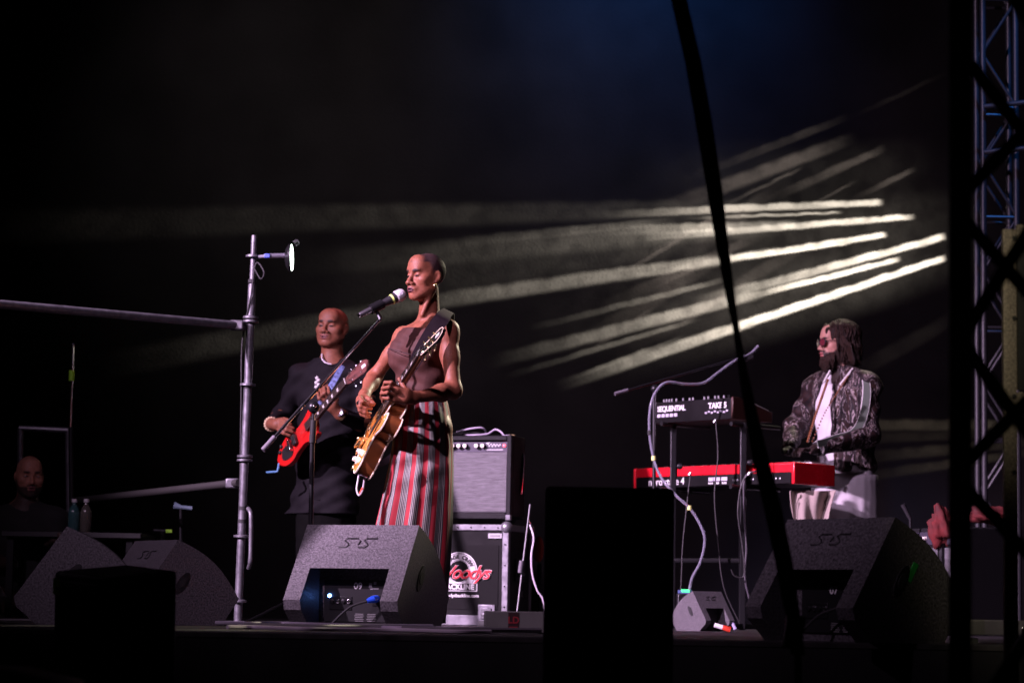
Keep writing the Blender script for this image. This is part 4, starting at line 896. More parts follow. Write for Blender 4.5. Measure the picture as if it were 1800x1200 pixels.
def guitar(name, label, end, tip, nrm, body_pts, th, cols, style):
    """end/tip: world ends of the instrument; local x along the neck, y towards the treble side, z out of its face"""
    end = Vector(end); tip = Vector(tip); L = (tip-end).length; a = (tip-end)/L
    n = Vector(nrm); n = (n-a*n.dot(a)).normalized(); y = n.cross(a); rot = Matrix((a, y, n)).transposed()*L
    g = thing(name, label, 'guitar', end, rot=rot); I = Matrix.Identity(4); s = 1.0
    ol = outline(body_pts, 6)
    top_m, rim_m, bind_m, neck_m, head_m, hw_m, pk_m = cols
    MB().prism(ol, I, -th, 0, 0, 1).build('body', [top_m, rim_m], g, smooth=40, bevel=.004 if style == 'burst' else .008)
    if bind_m:
        for z0, z1 in ((-.004, .0025), (-th-.002, -th+.004)):
            b = MB(); k = len(ol); c = Vector((sum(p[0] for p in ol)/k, sum(p[1] for p in ol)/k))
            b.tube([Vector((x, yv, (z0+z1)/2)) for x, yv in ol+ol[:1]], .0042, 6, caps=False); b.build('binding', bind_m, g)
        arch = [(x*.84+c.x*.16, yv*.84) for x, yv in ol]; MB().prism(arch, I, 0, .006).build('arched_top', top_m, g, smooth=40, bevel=.005)
    xb = .415
    MB().prism([(xb-.07, -.028), (.80, -.0215), (.80, .0215), (xb-.07, .028)], I, .012, .018).build('fingerboard', EBONY, g)
    nk = MB(); nk.tube([Vector((x, 0, .003)) for x in (xb-.03, .55, .78, .80)], [.026, .0235, .0215, .0225], 14); 
    nk.v = [(x, yv, z*.75 if z < .012 else .012) for x, yv, z in nk.v]; nk.build('neck', neck_m, g)
    for i in range(20):
        x = .80-.63*s*(1-2**(-(i+1)/12))
        if x < xb-.06: break
        MB().box((x, 0, .0187), (.0028, .043+.010*(.80-x), .0016)).build('fret', STRING, g)
    for i in (3, 5, 7, 9, 12, 15):
        x = .80-.63*s*(1-2**(-(i-.5)/12)); MB().box((x, 0, .0183), (.014, .026, .001)).build('inlay', PEARL, g)
    hp = [(.80, -.022), (.825, -.032), (.96, -.042), (.985, -.03), (1.0, -.012), (.992, 0), (1.0, .012), (.985, .03), (.96, .042), (.825, .032), (.80, .022)]
    hm = frame((.80, 0, .004), (.985, 0, -.17), (0, 1, 0)) @ Matrix.Translation((-.80, 0, 0))
    hd_ = MB().prism(hp, hm, -.008, .008).build('headstock', head_m, g, bevel=.002)
    if bind_m: MB().tube([hm @ Vector((x, yv, .008)) for x, yv in hp[1:10]], .0022, 6).build('headstock_binding', bind_m, hd_)
    MB().box(hm @ Vector((.955, 0, .009)), (.03, .02, .002), hm.to_3x3()).build('inlay', PEARL, hd_)
    for i in range(6):
        sd = -1 if i < 3 else 1; x = .845+.042*(i % 3); q = hm @ Vector((x, sd*.026, .008))
        t = MB().lathe(q, hm.to_3x3() @ Vector((0, 0, 1)), [(0, .006), (.004, .006), (.006, .0035), (.016, .0035)], 10).build('tuner_post', hw_m, g)
        q2 = hm @ Vector((x, sd*.038, -.008)); q3 = hm @ Vector((x, sd*.062, -.010)); MB().tube([q2, q3], .003, 6).build('tuner_shaft', hw_m, t)
        MB().sphere(q3, (.009, .011, .005), 10, rot=hm.to_3x3()).build('tuner_button', hw_m, t)
    xbr = .80-.63*s
    MB().box((.80, 0, .0205), (.005, .042, .006)).build('nut', PEARL, g)
    br_ = MB().box((xbr, 0, .022), (.014, .08, .016)).build('bridge', hw_m, g, bevel=.003)
    for sy in (-1, 1): MB().lathe((xbr, sy*.034, .004), (0, 0, 1), [(0, .008), (.024, .008), (.026, .006)], 12).build('bridge_post', hw_m, br_)
    for i in range(6):
        yv = -.026+.0104*i; yn = -.017+.0068*i; tx, tz = (.06, .018) if style == 'burst' else (xbr-.05, .016)
        MB().tube([Vector((tx, yv*.7, tz)), Vector((xbr, yv, .031)), Vector((.80, yn, .0245)), hm @ Vector((.845+.042*(i % 3), (-1 if i < 3 else 1)*.024, .018))], .0009 if style != 'burst' else .0011, 5).build('string', STRING, g)
    for x in ((xbr+.045, xbr+.155) if style == 'burst' else (xbr+.05,)):
        pk = MB().box((x, 0, .016), (.036, .07, .022)).build('pickup', pk_m, g, bevel=.003)
        for i in range(6): MB().lathe((x, -.026+.0104*i, .027), (0, 0, 1), [(0, .0035), (.0015, .003)], 8).build('pole_piece', STRING, pk)
    if style == 'burst':
        tp = MB().prism([(.015, -.03), (.05, -.02), (.11, -.012), (.11, .012), (.05, .02), (.015, .03)], I, .014, .020).build('tailpiece', hw_m, g, bevel=.003)
        MB().lathe((.07, -.03, .024), (0, 1, 0), [(0, .011), (.06, .011)], 14).build('tremolo_roller', hw_m, tp)
        MB().tube(spline([(.075, -.02, .03), (.085, -.05, .045), (.12, -.065, .05), (.16, -.06, .05)], 5), .004, 8).build('tremolo_arm', hw_m, tp)
        MB().sphere((.165, -.06, .05), .010).build('arm_tip', hw_m, tp)
        MB().prism([(.02, -.025), (.055, -.018), (.055, .018), (.02, .025)], frame((0, 0, 0), (1, 0, -.35), (0, 1, 0)), .028, .033).build('spring_plate', hw_m, tp)
        for x, yv in ((.09, -.115), (.155, -.125), (.10, -.07), (.055, -.09)):
            MB().lathe((x, yv, .004), (0, 0, 1), [(0, .015), (.004, .015), (.008, .012), (.024, .0105), (.026, .007)], 14).build('control_knob', KN, g)
        MB().prism([(.24, -.035), (.36, -.04), (.345, -.075), (.23, -.085)], I, .016, .020).build('pickguard', INK, g)
        MB().lathe((-.004, 0, -th/2), (-1, 0, 0), [(0, .009), (.012, .006), (.016, .010), (.020, .008)], 12).build('strap_button', hw_m, g)
        MB().lathe((.02, -.11, -.006), (0, 0, 1), [(0, .02), (.016, .02), (.02, .016)], 16).build('output_plate', hw_m, g)
    else:
        for x, yv in ((.075, .06), (.05, .035)): MB().lathe((x, yv, 0), (0, 0, 1), [(0, .012), (.012, .011), (.014, .008)], 12).build('control_knob', INK, g)
    return g
# singer's guitar
SY = 10.4
ge = P(631, 797, 10.50); gt = P(771, 576, 9.80)
LPB = [(.0, .02), (.010, .105), (.07, .18), (.145, .182), (.215, .125), (.265, .098), (.315, .112), (.375, .138), (.43, .128), (.445, .095), (.42, .07), (.365, .05), (.36, .026), (.43, .022), (.43, -.03), (.425, -.09), (.385, -.13), (.33, -.128), (.27, -.112), (.22, -.125), (.155, -.168), (.075, -.165), (.012, -.10), (.0, -.02)]
g1 = guitar('electric_guitar', 'amber sunburst electric guitar with cream binding played by the singer', ge, gt, (-.893, -.215, .395), [(x_, -y_) for x_, y_ in LPB][::-1], .074, (BURST, RIM, CREAMB, NECKW, mat('black_lacquer', (.01, .009, .009), .15, coat=.8), GOLD, GOLD), 'burst')
# its strap: over the near shoulder, down the chest to the body, and behind the back to the end button
SE = [((702, 678), (713, 682), 10.10), ((707, 660), (722, 666), 10.14), ((714, 640), (736, 650), 10.17), ((722, 618), (748, 632), 10.17), ((734, 594), (762, 608), 10.17), ((748, 570), (778, 586), 10.18), ((762, 551), (793, 567), 10.22), ((772, 543), (797, 556), 10.30), ((778, 542), (801, 553), 10.38), ((781, 550), (801, 561), 10.47), ((780, 575), (800, 585), 10.56), ((765, 640), (783, 648), 10.585), ((735, 720), (750, 732), 10.62), ((690, 790), (702, 802), 10.66), ((655, 815), (662, 826), 10.56)]
SE = [((l[0]*.88+r[0]*.12, l[1]*.88+r[1]*.12), (r[0]*.88+l[0]*.12, r[1]*.88+l[1]*.12), Y) for l, r, Y in SE]
a_ = spline([P(*l, Y) for l, r, Y in SE], 5); b_ = spline([P(*r, Y) for l, r, Y in SE], 5)
STR = mat('strap_cloth', (.014, .009, .012), .8, var=.2, vscale=30, spec=.1)
so = MB().ribbon(list(zip(a_, b_)), .006).build('strap', STR, g1, True, smooth=70)
MB().ribbon([(P(700, 692, 10.09), P(707, 695, 10.09)), (P(703, 676, 10.09), P(713, 681, 10.09)), (P(708, 660, 10.12), P(720, 666, 10.12))], .004).build('strap_end', mat('grey_strap_end', (.2, .2, .24), .35), so, True)
jl = thing('guitar_lead', 'thin grey lead with red tip hanging in a loop below the singer guitar', 'cable', P(640, 868, 10.42))
MB().tube(spline([P(632, 828, 10.44), P(629, 845, 10.43), P(627, 860, 10.42), P(631, 870, 10.41), P(637, 862, 10.40), P(640, 845, 10.41), P(642, 830, 10.45)], 6), .0042, 8).build('cable', mat('grey_lead', (.35, .33, .36), .4), jl, True)
MB().tube([P(633, 868, 10.408), P(638, 857, 10.40)], .0062, 8).build('red_tip', mat('red_plastic', (0, 0, 0)), jl, True)
# second musician's red guitar
RB = [(.0, .0), (.012, .035), (.06, .08), (.13, .105), (.20, .09), (.27, .08), (.34, .095), (.41, .125), (.43, .105), (.39, .06), (.385, .03), (.42, .02), (.42, -.03), (.40, -.07), (.42, -.10), (.39, -.115), (.33, -.10), (.28, -.08), (.20, -.085), (.13, -.105), (.06, -.085), (.012, -.035)]
REDG = mat('red_guitar_lacquer', (.5, .012, .012), .22, coat=.7, var=.05)
g2 = guitar('electric_guitar', 'bright red electric guitar with rosewood neck played by the smiling man', P(488, 812, 13.06), P(643, 634, 12.50), (-.50, -.78, .30), [(x_, y_*.85) for x_, y_ in RB], .036, (REDG, REDG, None, wood_mat('dark_neck', (.2, .07, .045), (.11, .04, .03)), wood_mat('maroon_head', (.15, .06, .052), (.09, .035, .032)), CHROME, INK), 'solid')
MB().prism(outline([(.06, -.03), (.13, -.06), (.17, -.045), (.17, .0), (.13, .03), (.07, .03)], 5), Matrix.Identity(4), .001, .004).build('pickguard', INK, g2)
MB().tube(spline([P(490, 815, 12.98), P(489, 822, 12.95), P(487, 828, 12.95), P(480, 829, 12.95), P(468, 830, 12.95)], 5), .006, 8).build('jack_lead', mat('blue_jack', (.1, .25, .45), .4), g2, True)
SE2 = [((598, 640), (606, 645), 12.92), ((585, 663), (594, 667), 12.86), ((570, 688), (578, 693), 12.86), ((556, 712), (562, 716), 12.9)]
MB().ribbon(list(zip(spline([P(*l, Y) for l, r, Y in SE2], 5), spline([P(*r, Y) for l, r, Y in SE2], 5))), .004).build('strap', mat('blue_woven_strap', (.12, .16, .34), .7, var=.8, vscale=70), g2, True, smooth=70)

# ------------------------------------------------------------------ people
SKIN = mat('skin', (.3, .15, .1), .55, alpha_attr='col', var=.16, vscale=70, bump=.22, bscale=260, spec=.3)
SKIN.node_tree.nodes['Principled BSDF'].inputs['Subsurface Weight'].default_value = .06
SKIN.node_tree.nodes['Principled BSDF'].inputs['Subsurface Radius'].default_value = (.012, .004, .002)
def head_frame(c, yaw, pitch=0., roll=0.):                # local x: person's left, y: face direction, z up
    f = Matrix.Rotation(math.pi-yaw, 3, 'Z') if False else None
    fd = Vector((-math.sin(yaw), -math.cos(yaw), 0)); up = Vector((0, 0, 1)); lf = up.cross(fd)
    M = Matrix((lf, fd, up)).transposed()
    M = M @ Matrix.Rotation(pitch, 3, 'X') @ Matrix.Rotation(roll, 3, 'Y'); return Vector(c), M
def head(f, H, s, ears=True, brow=1., lips=1., jaw=1., nose=1., wx=1., smile=0., mw=1.):
    c, M = H; A = np.array(M); W_ = lambda x, y, z: tuple(c+M @ Vector((x*wx, y, z))*s)
    E = lambda p, r, k=.02, sub=False, rot=None: f.ell(W_(*p), np.array(r)*s*np.array([wx, 1, 1]), A if rot is None else np.array(M @ rot), k*s, sub)
    C = lambda p, q, ra, rb, k=.015, sub=False: f.cap(W_(*p), W_(*q), ra*s, rb*s, k*s, sub)
    E((0, -.014, .034), (.0725, .094, .084), .0)
    E((0, .02, -.02), (.058, .066, .080), .03)
    E((0, .040, -.065), (.042*jaw, .046, .040), .03)
    for sx in (-1, 1):
        C((sx*.052*jaw, .005, -.05), (sx*.02, .066, -.092), .015, .016, .025)      # jaw line
        E((sx*.047, .022, -.030), (.017, .034, .036), .025)                       # cheek
        E((sx*.043, .052, -.016), (.021, .022, .017), .025)                        # cheekbone
    E((0, .074, -.094), (.021*jaw, .019, .018), .02)                              # chin
    C((-.028, .076, .030), (.028, .076, .030), .0125, .0125, .02)                 # brow ridge
    E((0, .055, .06), (.05, .035, .045), .03)                                     # forehead
    for sx in (-1, 1):
        E((sx*.031, .094, .008), (.0195, .018, .0125), .012, True)                # socket
        E((sx*.031, .0715, .007), (.0155, .0145, .0125), .004)                    # lid over the eye
        C((sx*.014, .089, .026), (sx*.042, .080, .031), .0058, .0042, .006)       # eyebrow
    C((0, .084, .018), (0, .106, -.026), .0072, .0105, .012)                      # nose
    E((0, .109, -.030), (.0115*nose, .0115, .0100), .008)
    for sx in (-1, 1):
        E((sx*.0135*nose, .098, -.034), (.0085, .0110, .0080), .006); E((sx*.0075, .104, -.0425), (.0045, .006, .004), .003, True)
    E((0, .083, -.060), (.029, .021, .024), .015)                                 # mouth mound
    [C((sx*.021*mw, .091-.006*(mw-1), -.0585+smile), (0, .096, -.0575), .0036*lips, .0044*lips, .006) for sx in (-1, 1)]; E((0, .101, -.0570), (.013, .0065, .0050*lips), .006)
    E((0, .0985, -.0700), (.0165, .0075, .0062*lips), .006)
    [C((sx*.026*mw, .0945-.012*(mw-1), -.0632+smile), (0, .0985, -.0632), .0022, .0022, .003, True) for sx in (-1, 1)]; E((0, .103, -.0632), (.014, .008, .0016), .003, True)
    E((0, .101, -.080), (.014, .008, .0045), .006, True)
    if ears:
        for sx in (-1, 1):
            r3 = Matrix.Rotation(sx*R(24), 3, 'Z') @ Matrix.Rotation(R(12), 3, 'X')
            E((sx*.0745, -.012, -.002), (.0065, .019, .031), .006, False, r3); E((sx*.0815, -.006, .004), (.006, .0095, .016), .005, True, r3); E((sx*.074, -.004, -.027), (.006, .009, .010), .005)
def head_paint(H, s, hair=None, hairc=None, lipc=(.2, .07, .07), browc=(.02, .012, .01), lid=.35, beard=None, extra=(), smile=0., mw=1.):
    c, M = H; Mi = np.array(M.inverted()); c = np.array(c)
    def loc(v): return ((v-c) @ Mi.T)/s
    def blob(p, r, soft=.35, sym=True, curve=0.):
        def fn(v):
            q = loc(v).copy()
            if curve: q[:, 2] -= curve*(q[:, 0]/.024)**2
            if sym: q[:, 0] = np.abs(q[:, 0])
            d = np.sqrt((((q-np.array(p))/np.array(r))**2).sum(1)); return np.clip((1-d)/soft+.5, 0, 1)
        return fn
    out = []
    if hair: out.append((lambda v: hair(loc(v)), hairc))
    if beard: out.append((lambda v: beard(loc(v)), browc))
    out += [(blob((.0, .102, -.0575), (.022*mw, .018, .0062), curve=smile), lipc), (blob((0, .102, -.0700), (.019*mw, .018, .0072), curve=smile), lipc),
            (blob((0, .100, -.0632), (.027*mw, .020, .0026), curve=smile), (.02, .006, .006)),
            (blob((.028, .086, .0285), (.020, .016, .0070)), browc)]
    if lid > 0: out += [(blob((.031, .086, .0045), (.0135, .012, .0036)), (.02, .012, .012)), (blob((.037, .086, .0055), (.005, .01, .003)), (.35, .32, .32))] if lid > .5 else [(blob((.031, .086, .0025), (.0165, .016, .0050)), (.010, .005, .005))]
    out.append((blob((.0075, .104, -.043), (.005, .007, .0045)), (.03, .01, .008)))  # nostril shade painted into the skin colour
    return out+list(extra)
def finger(f, pts, r, k=.006):
    for i in range(len(pts)-1):
        ra = r*(1-.10*i); f.cap(pts[i], pts[i+1], ra, ra*.92, k)
def arm(f, S, E, Wr, rs, re, rw, k=.03, inf=0.):
    S, E, Wr = Vector(S), Vector(E), Vector(Wr)
    f.cap(S, S.lerp(E, .45), rs, rs*.86, k, inf=inf); f.cap(S.lerp(E, .4), E, rs*.86, re, k, inf=inf)
    m = E.lerp(Wr, .3); f.cap(E, m, re, re*1.02, k, inf=inf); f.cap(m, Wr, re*1.02, rw, k, inf=inf)

# ============================== the singer
sg = thing('person', 'woman with cropped hair singing and playing guitar in brown top and red striped trousers', 'person', G(728, SY))
f = Field((*(np.array(P(615, 1105, SY))[:1]), SY-.62, -.01), (P(830, 430, SY).x, SY+.48, P(750, 425, SY).z), .0034)
YAW = R(47); tors = Matrix((Vector((math.cos(YAW), -math.sin(YAW), 0)), Vector((-math.sin(YAW), -math.cos(YAW), 0)), Vector((0, 0, 1)))).transposed()   # columns: her left, front, up
TA_ = np.array(tors)
front = tors @ Vector((0, 1, 0)); left = tors @ Vector((1, 0, 0))
chest = P(741, 612, SY); rib = P(743, 652, SY); waist = P(745, 692, SY+.01); pel = P(745, 745, SY+.02)
def torso_s(f, inf=0.):
    f.ell(chest, (.142, .094, .115), TA_, .05, inf=inf); f.ell(rib, (.128, .092, .12), TA_, .06, inf=inf); f.ell(waist, (.112, .086, .10), TA_, .06, inf=inf)
    for sx in (-1, 1): f.ell(chest+left*sx*.065+front*.062+Vector((0, 0, -.03)), (.054, .044, .052), TA_, .04, inf=inf)
nb = P(755, 557, SY+.01); sl_ = P(787, 581, SY-.115); sr_ = P(709, 594, SY+.12)
torso_s(f); f.ell(pel, (.128, .098, .12), TA_, .05)
for sx in (-1, 1):
    hp_ = pel+left*sx*.085+Vector((0, 0, -.03)); kn = hp_+Vector((0, 0, -.40))+front*.02; an = Vector((kn.x, kn.y, .09))-front*.03
    f.cap(hp_, kn, .070, .050, .03); f.cap(kn, an, .050, .036, .03); f.cap((an.x, an.y, .045), an+front*.13+Vector((0, 0, -.055)), .036, .026, .02)
f.cap(nb+Vector((0, 0, -.02)), P(755, 512, SY+.01), .047, .040, .025)                     # neck
f.cap(nb+front*.02, P(748, 519, SY-.02), .026, .022, .02)
for S in (sl_, sr_):
    f.cap(nb+Vector((0, 0, -.035)), S+Vector((0, 0, .002)), .036, .032, .04)
    f.cap(nb+front*.055+Vector((0, 0, -.05)), S.lerp(nb, .2)+front*.035+Vector((0, 0, .012)), .012, .011, .02)     # collar bone
f.cap(P(762, 506, SY-.045), P(742, 553, SY-.045), .010, .009, .018)                       # neck tendon
f.ell(sl_+Vector((.002, 0, -.012)), (.046, .046, .055), None, .03); f.ell(sr_, (.040, .044, .05), None, .03)
el_ = P(797, 686, SY-.17); wr_ = P(727, 699, SY-.33); arm(f, sl_, el_, wr_, .0415, .0335, .0225)
er_ = P(657, 664, SY+.20); wrr = P(641, 694, SY+.03); arm(f, sr_, er_, wrr, .036, .030, .0225)
# fretting hand
ph = P(707, 694, SY-.37)
f.cap(wr_, P(712, 697, SY-.365), .022, .026, .02, flat=((0, 0, 1), 1.2)); f.cap(P(714, 690, SY-.36), P(697, 686, SY-.385), .021, .018, .015); f.cap(P(714, 701, SY-.36), P(694, 701, SY-.375), .020, .016, .015)
for pts in ([(699, 680, -.37), (688, 672, -.40), (677, 672, -.375), (673, 682, -.34)], [(695, 687, -.39), (684, 680, -.415), (673, 682, -.385), (671, 692, -.35)],
            [(693, 695, -.385), (681, 690, -.41), (671, 691, -.38), (670, 700, -.345)], [(693, 703, -.37), (683, 700, -.39), (675, 699, -.37), (673, 706, -.34)]):
    finger(f, [P(x, y, SY+dy) for x, y, dy in pts], .0092)
finger(f, [P(716, 690, SY-.35), P(708, 676, SY-.33), P(702, 666, SY-.32)], .0112)
# picking hand
f.cap(wrr, P(638, 706, SY-.02), .024, .027, .02); f.cap(P(634, 702, SY-.03), P(636, 717, SY-.03), .020, .018, .015)
for pts in ([(632, 698, -.05), (638, 705, -.085), (648, 710, -.075), (656, 712, -.05)], [(630, 705, -.05), (633, 714, -.09), (643, 718, -.085), (653, 718, -.06)],
            [(630, 712, -.045), (633, 721, -.085), (642, 725, -.085), (651, 726, -.06)], [(632, 719, -.035), (636, 728, -.07), (643, 731, -.075), (650, 733, -.055)]):
    finger(f, [P(x, y, SY+dy) for x, y, dy in pts], .0092)
finger(f, [P(643, 697, SY-.02), P(650, 702, SY-.05), P(657, 709, SY-.055)], .0110)
H1 = head_frame(P(749, 487.5, SY-.01), R(50), R(-3), R(2)); head(f, H1, .905, lips=1.35, nose=1.3, smile=-.005, mw=1.15)
def crop_hair(q):
    x, y, z = np.abs(q[:, 0]), q[:, 1], q[:, 2]
    line = np.where(z > .07, .098-(z-.07)*.8-x*.5, .040-(.07-z)*.38)               # hairline: y below which hair grows
    line = np.where(z < .0, -.028+np.minimum(0, z+.045)*.9, line); m = np.clip((line-y)/.022, 0, 1)
    return m*np.clip((z+.075)/.02, 0, 1)*np.where((x > .0715) & (z < .03) & (y > -.04), 0, 1)*.93
S1 = (.195, .066, .036)
field_obj('body', f, SKIN, sg, S1, head_paint(H1, .905, crop_hair, (.026, .017, .019), lipc=(.10, .028, .035), lid=.3, smile=-.005, mw=1.15))
# top: straight neckline, fitted, with wrinkles at the waist
f2 = Field((chest.x-.22, SY-.30, P(745, 722, SY).z), (chest.x+.24, SY+.30, P(745, 555, SY).z), .0034); torso_s(f2, .009)
f2.ell(sl_+Vector((-.045, .02, -.035)), (.065, .06, .055), None, .04)
f2.cap(nb+Vector((.02, .0, -.04)), sl_+Vector((-.02, 0, .0)), .044, .046, .04)
f2.warp(lambda x, y, z: .0035*np.sin(70*z+18*x+3*np.sin(9*y))*np.exp(-((z-waist.z-.02)/.06)**2)+.0022*np.sin(40*x-55*z+1)*np.exp(-((z-rib.z)/.07)**2)+.0016*np.sin(120*z+60*x))
nl = P(697, 574, SY); nr_ = P(760, 590, SY); up_ = Vector((0, 0, 1)); f2.cut(P(716, 577, SY), (-.10, 0, 1)) if False else None
g_ = [f2.ax[i].reshape([-1 if j == i else 1 for j in range(3)]) for i in range(3)]
zn = nl.z+(g_[0]-nl.x)*(-.12); zn = np.where(g_[0] > P(752, 580, SY).x, zn+np.clip((g_[0]-P(752, 580, SY).x)*3.0, 0, .2), zn)
f2.d = np.maximum(f2.d, ((g_[2]-zn)*np.ones_like(f2.d)).astype(np.float32)); f2.cut(P(745, 704, SY), (0, 0, -1))
f2.cap(sl_+Vector((.03, -.02, .03)), el_+Vector((0, 0, .05)), .050, .05, .004, True)
TOP = mat('brown_top_cloth', (.052, .020, .016), .7, var=.22, vscale=10, bump=.25, bscale=150, spec=.2)
field_obj('top', f2, TOP, sg)
MB().tube(spline([P(683, 612, SY-.03), P(697, 616, SY-.12), P(715, 621, SY-.155), P(728, 624, SY-.165)], 5), .0016, 5).build('seam', mat('seam_dark', (.02, .01, .01), .8), sg, True)
# striped trousers
def stripe_mat():
    m = bpy.data.materials.new('striped_cloth'); m.use_nodes = True; T = m.node_tree; b = T.nodes['Principled BSDF']; L = T.links
    uv = T.nodes.new('ShaderNodeUVMap'); sp = T.nodes.new('ShaderNodeSeparateXYZ'); L.new(uv.outputs[0], sp.inputs[0])
    def mm(op, a, b2=0., c2=0.):
        n = T.nodes.new('ShaderNodeMath'); n.operation = op
        for i, v in enumerate((a, b2, c2)):
            if isinstance(v, (int, float)): n.inputs[i].default_value = v
            else: L.new(v, n.inputs[i])
        return n.outputs[0]
    fr = mm('FRACT', sp.outputs[0]); red = mm('LESS_THAN', fr, .40)
    edge = mm('LESS_THAN', mm('ABSOLUTE', mm('SUBTRACT', fr, .42)), .018)
    fine = mm('GREATER_THAN', mm('SINE', mm('MULTIPLY', sp.outputs[0], 2*math.pi*8)), .3)
    nz = T.nodes.new('ShaderNodeTexNoise'); nz.inputs['Scale'].default_value = 1.; mp = T.nodes.new('ShaderNodeMapping'); mp.inputs['Scale'].default_value = (60, 260, 1); L.new(uv.outputs[0], mp.inputs[0]); L.new(mp.outputs[0], nz.inputs['Vector'])
    gx = T.nodes.new('ShaderNodeMix'); gx.data_type = 'RGBA'; L.new(fine, gx.inputs[0]); gx.inputs[6].default_value = (.03, .03, .034, 1); gx.inputs[7].default_value = (.42, .41, .37, 1)
    rx = T.nodes.new('ShaderNodeMix'); rx.data_type = 'RGBA'; L.new(red, rx.inputs[0]); L.new(gx.outputs[2], rx.inputs[6]); rx.inputs[7].default_value = (.33, .004, .015, 1)
    ex_ = T.nodes.new('ShaderNodeMix'); ex_.data_type = 'RGBA'; L.new(edge, ex_.inputs[0]); L.new(rx.outputs[2], ex_.inputs[6]); ex_.inputs[7].default_value = (.38, .36, .33, 1)
    vx = T.nodes.new('ShaderNodeMix'); vx.data_type = 'RGBA'; vx.blend_type = 'MULTIPLY'; vx.inputs[0].default_value = .5; L.new(ex_.outputs[2], vx.inputs[6]); L.new(nz.outputs[0], vx.inputs[7])
    L.new(vx.outputs[2], b.inputs['Base Color']); b.inputs['Roughness'].default_value = .75; b.inputs['Sheen Weight'].default_value = .1; return m
rings = [(697, 706, 785, .128), (703, 704, 786, .135), (720, 700, 790, .15), (750, 694, 794.5, .165), (780, 691, 796.5, .17), (820, 685, 797, .17), (870, 675, 796, .17), (920, 664, 794, .17), (980, 656, 790, .165), (1040, 650, 784, .17), (1094, 646, 779, .175)]
def trousers(rg, cy, nst, seed, name, parent, m, n=160, sub=7, amp=1., split=True):
    pr = []
    for i in range(len(rg)-1):
        for k in range(sub): t = k/sub; pr.append(tuple(rg[i][j]*(1-t)+rg[i+1][j]*t for j in range(4)))
    pr.append(rg[-1]); vs = []; uv = []
    rr = np.random.default_rng(seed); ph = rr.uniform(0, 6.3, 6); H0, H1_ = rg[0][0], rg[-1][0]
    for y, l, r, dp in pr:
        u = (y-H0)/(H1_-H0); c = P((l+r)/2, y, cy); hw = (P(r, y, cy)-P(l, y, cy)).length/2
        for j in range(n):
            a = 2*math.pi*j/n
            fold = amp*(u**.7)*(.045*math.sin(7*a+ph[0]+.6*u)+.040*math.sin(12*a+ph[1]-1.2*u)+.022*math.sin(19*a+ph[2]+2*u))+amp*.012*math.sin(26*a+ph[3])*math.exp(-u*9)
            if split: fold -= .16*max(0, u-.12)*math.exp(-((a-R(252))/.16)**2)          # valley between the legs
            e = 2.3; ca, sa = math.cos(a), math.sin(a); k = (abs(ca)**e+abs(sa)**e)**(-1/e)*(1+fold)
            ripple = .0035*math.sin(60*u+3*a+ph[4])*math.exp(-((u-.30)/.12)**2)+.003*math.sin(34*u-4*a)*amp
            vs.append(c+Vector((ca*k*hw, sa*k*dp, 0))+Vector((0, -1, 0))*ripple*2)
    me = bpy.data.meshes.new(name); k = len(pr)
    F = [(i*n+j, i*n+(j+1) % n, (i+1)*n+(j+1) % n, (i+1)*n+j) for i in range(k-1) for j in range(n)]
    inv = W[parent].inverted(); me.from_pydata([tuple(inv @ v) for v in vs], [], F)
    ul = me.uv_layers.new(name='UVMap')
    for p_, q in zip(me.polygons, F):
        for li, vi in zip(p_.loop_indices, q):
            j = vi % n; jj = j+n if (j == 0 and q[0] % n == n-1) else j
            ul.data[li].uv = (jj/n*nst, (vi//n)/k)
    o = finish(me, name, m, parent, None, 180); sol = o.modifiers.new('thickness', 'SOLIDIFY'); sol.thickness = .003; return o
trousers(rings, SY+.02, 17, 4, 'trousers', sg, stripe_mat())
q = P(767, 504, SY-.075); MB().sphere(P(764.5, 502, SY-.087), (.0065, .0065, .0105), 12).build('earring', GOLD, sg, True)
MB().lathe(P(630.5, 709, SY-.073), (.5, -.7, .5), [(0, .0112), (.011, .0112)], 16).build('ring', mat('silver_ring', (.8, .8, .8), .2, 1.), sg, True)

# ============================== the second guitarist
BY = 13.2
bs = thing('person', 'bald smiling man in long black tunic playing the red guitar', 'person', G(572, BY))
f = Field((P(462, 1000, BY).x, BY-.48, -.01), (P(668, 1000, BY).x, BY+.4, P(580, 530, BY).z), .0045)
yb_ = R(20); tb3 = Matrix((Vector((math.cos(yb_), -math.sin(yb_), 0)), Vector((-math.sin(yb_), -math.cos(yb_), 0)), Vector((0, 0, 1)))).transposed(); TB = np.array(tb3)
bc_ = P(582, 690, BY); bw = P(580, 750, BY); bp_ = P(576, 800, BY); bl = P(637, 664, BY-.06); brr = P(530, 662, BY+.05)
bel = P(650, 748, BY-.10); bwl = P(598, 728, BY-.30); ber = P(497, 732, BY+.14); bwr = P(476, 745, BY-.10)
def torso_b(f, inf=0.):
    f.ell(bc_, (.185, .115, .16), TB, .06, inf=inf); f.ell(bw, (.165, .12, .16), TB, .08, inf=inf); f.ell(bp_, (.165, .12, .14), TB, .08, inf=inf)
    nb_ = P(583, 632, BY); 
    for S in (bl, brr): f.cap(nb_+Vector((0, 0, -.04)), S, .058, .05, .05, inf=inf)
torso_b(f); nb2 = P(584, 634, BY)
f.cap(nb2+Vector((0, 0, -.03)), P(584, 604, BY-.005), .062, .060, .03)
for sx in (-1, 1):
    hp_ = bp_+tb3 @ Vector((sx*.09, 0, -.04)); kn = hp_+Vector((0, 0, -.40)); f.cap(hp_, kn, .068, .05, .04); f.cap(kn, (kn.x, kn.y+.02, .09), .05, .036, .03); f.cap((kn.x, kn.y, .05), (kn.x-.03, kn.y-.15, .035), .04, .032, .02)
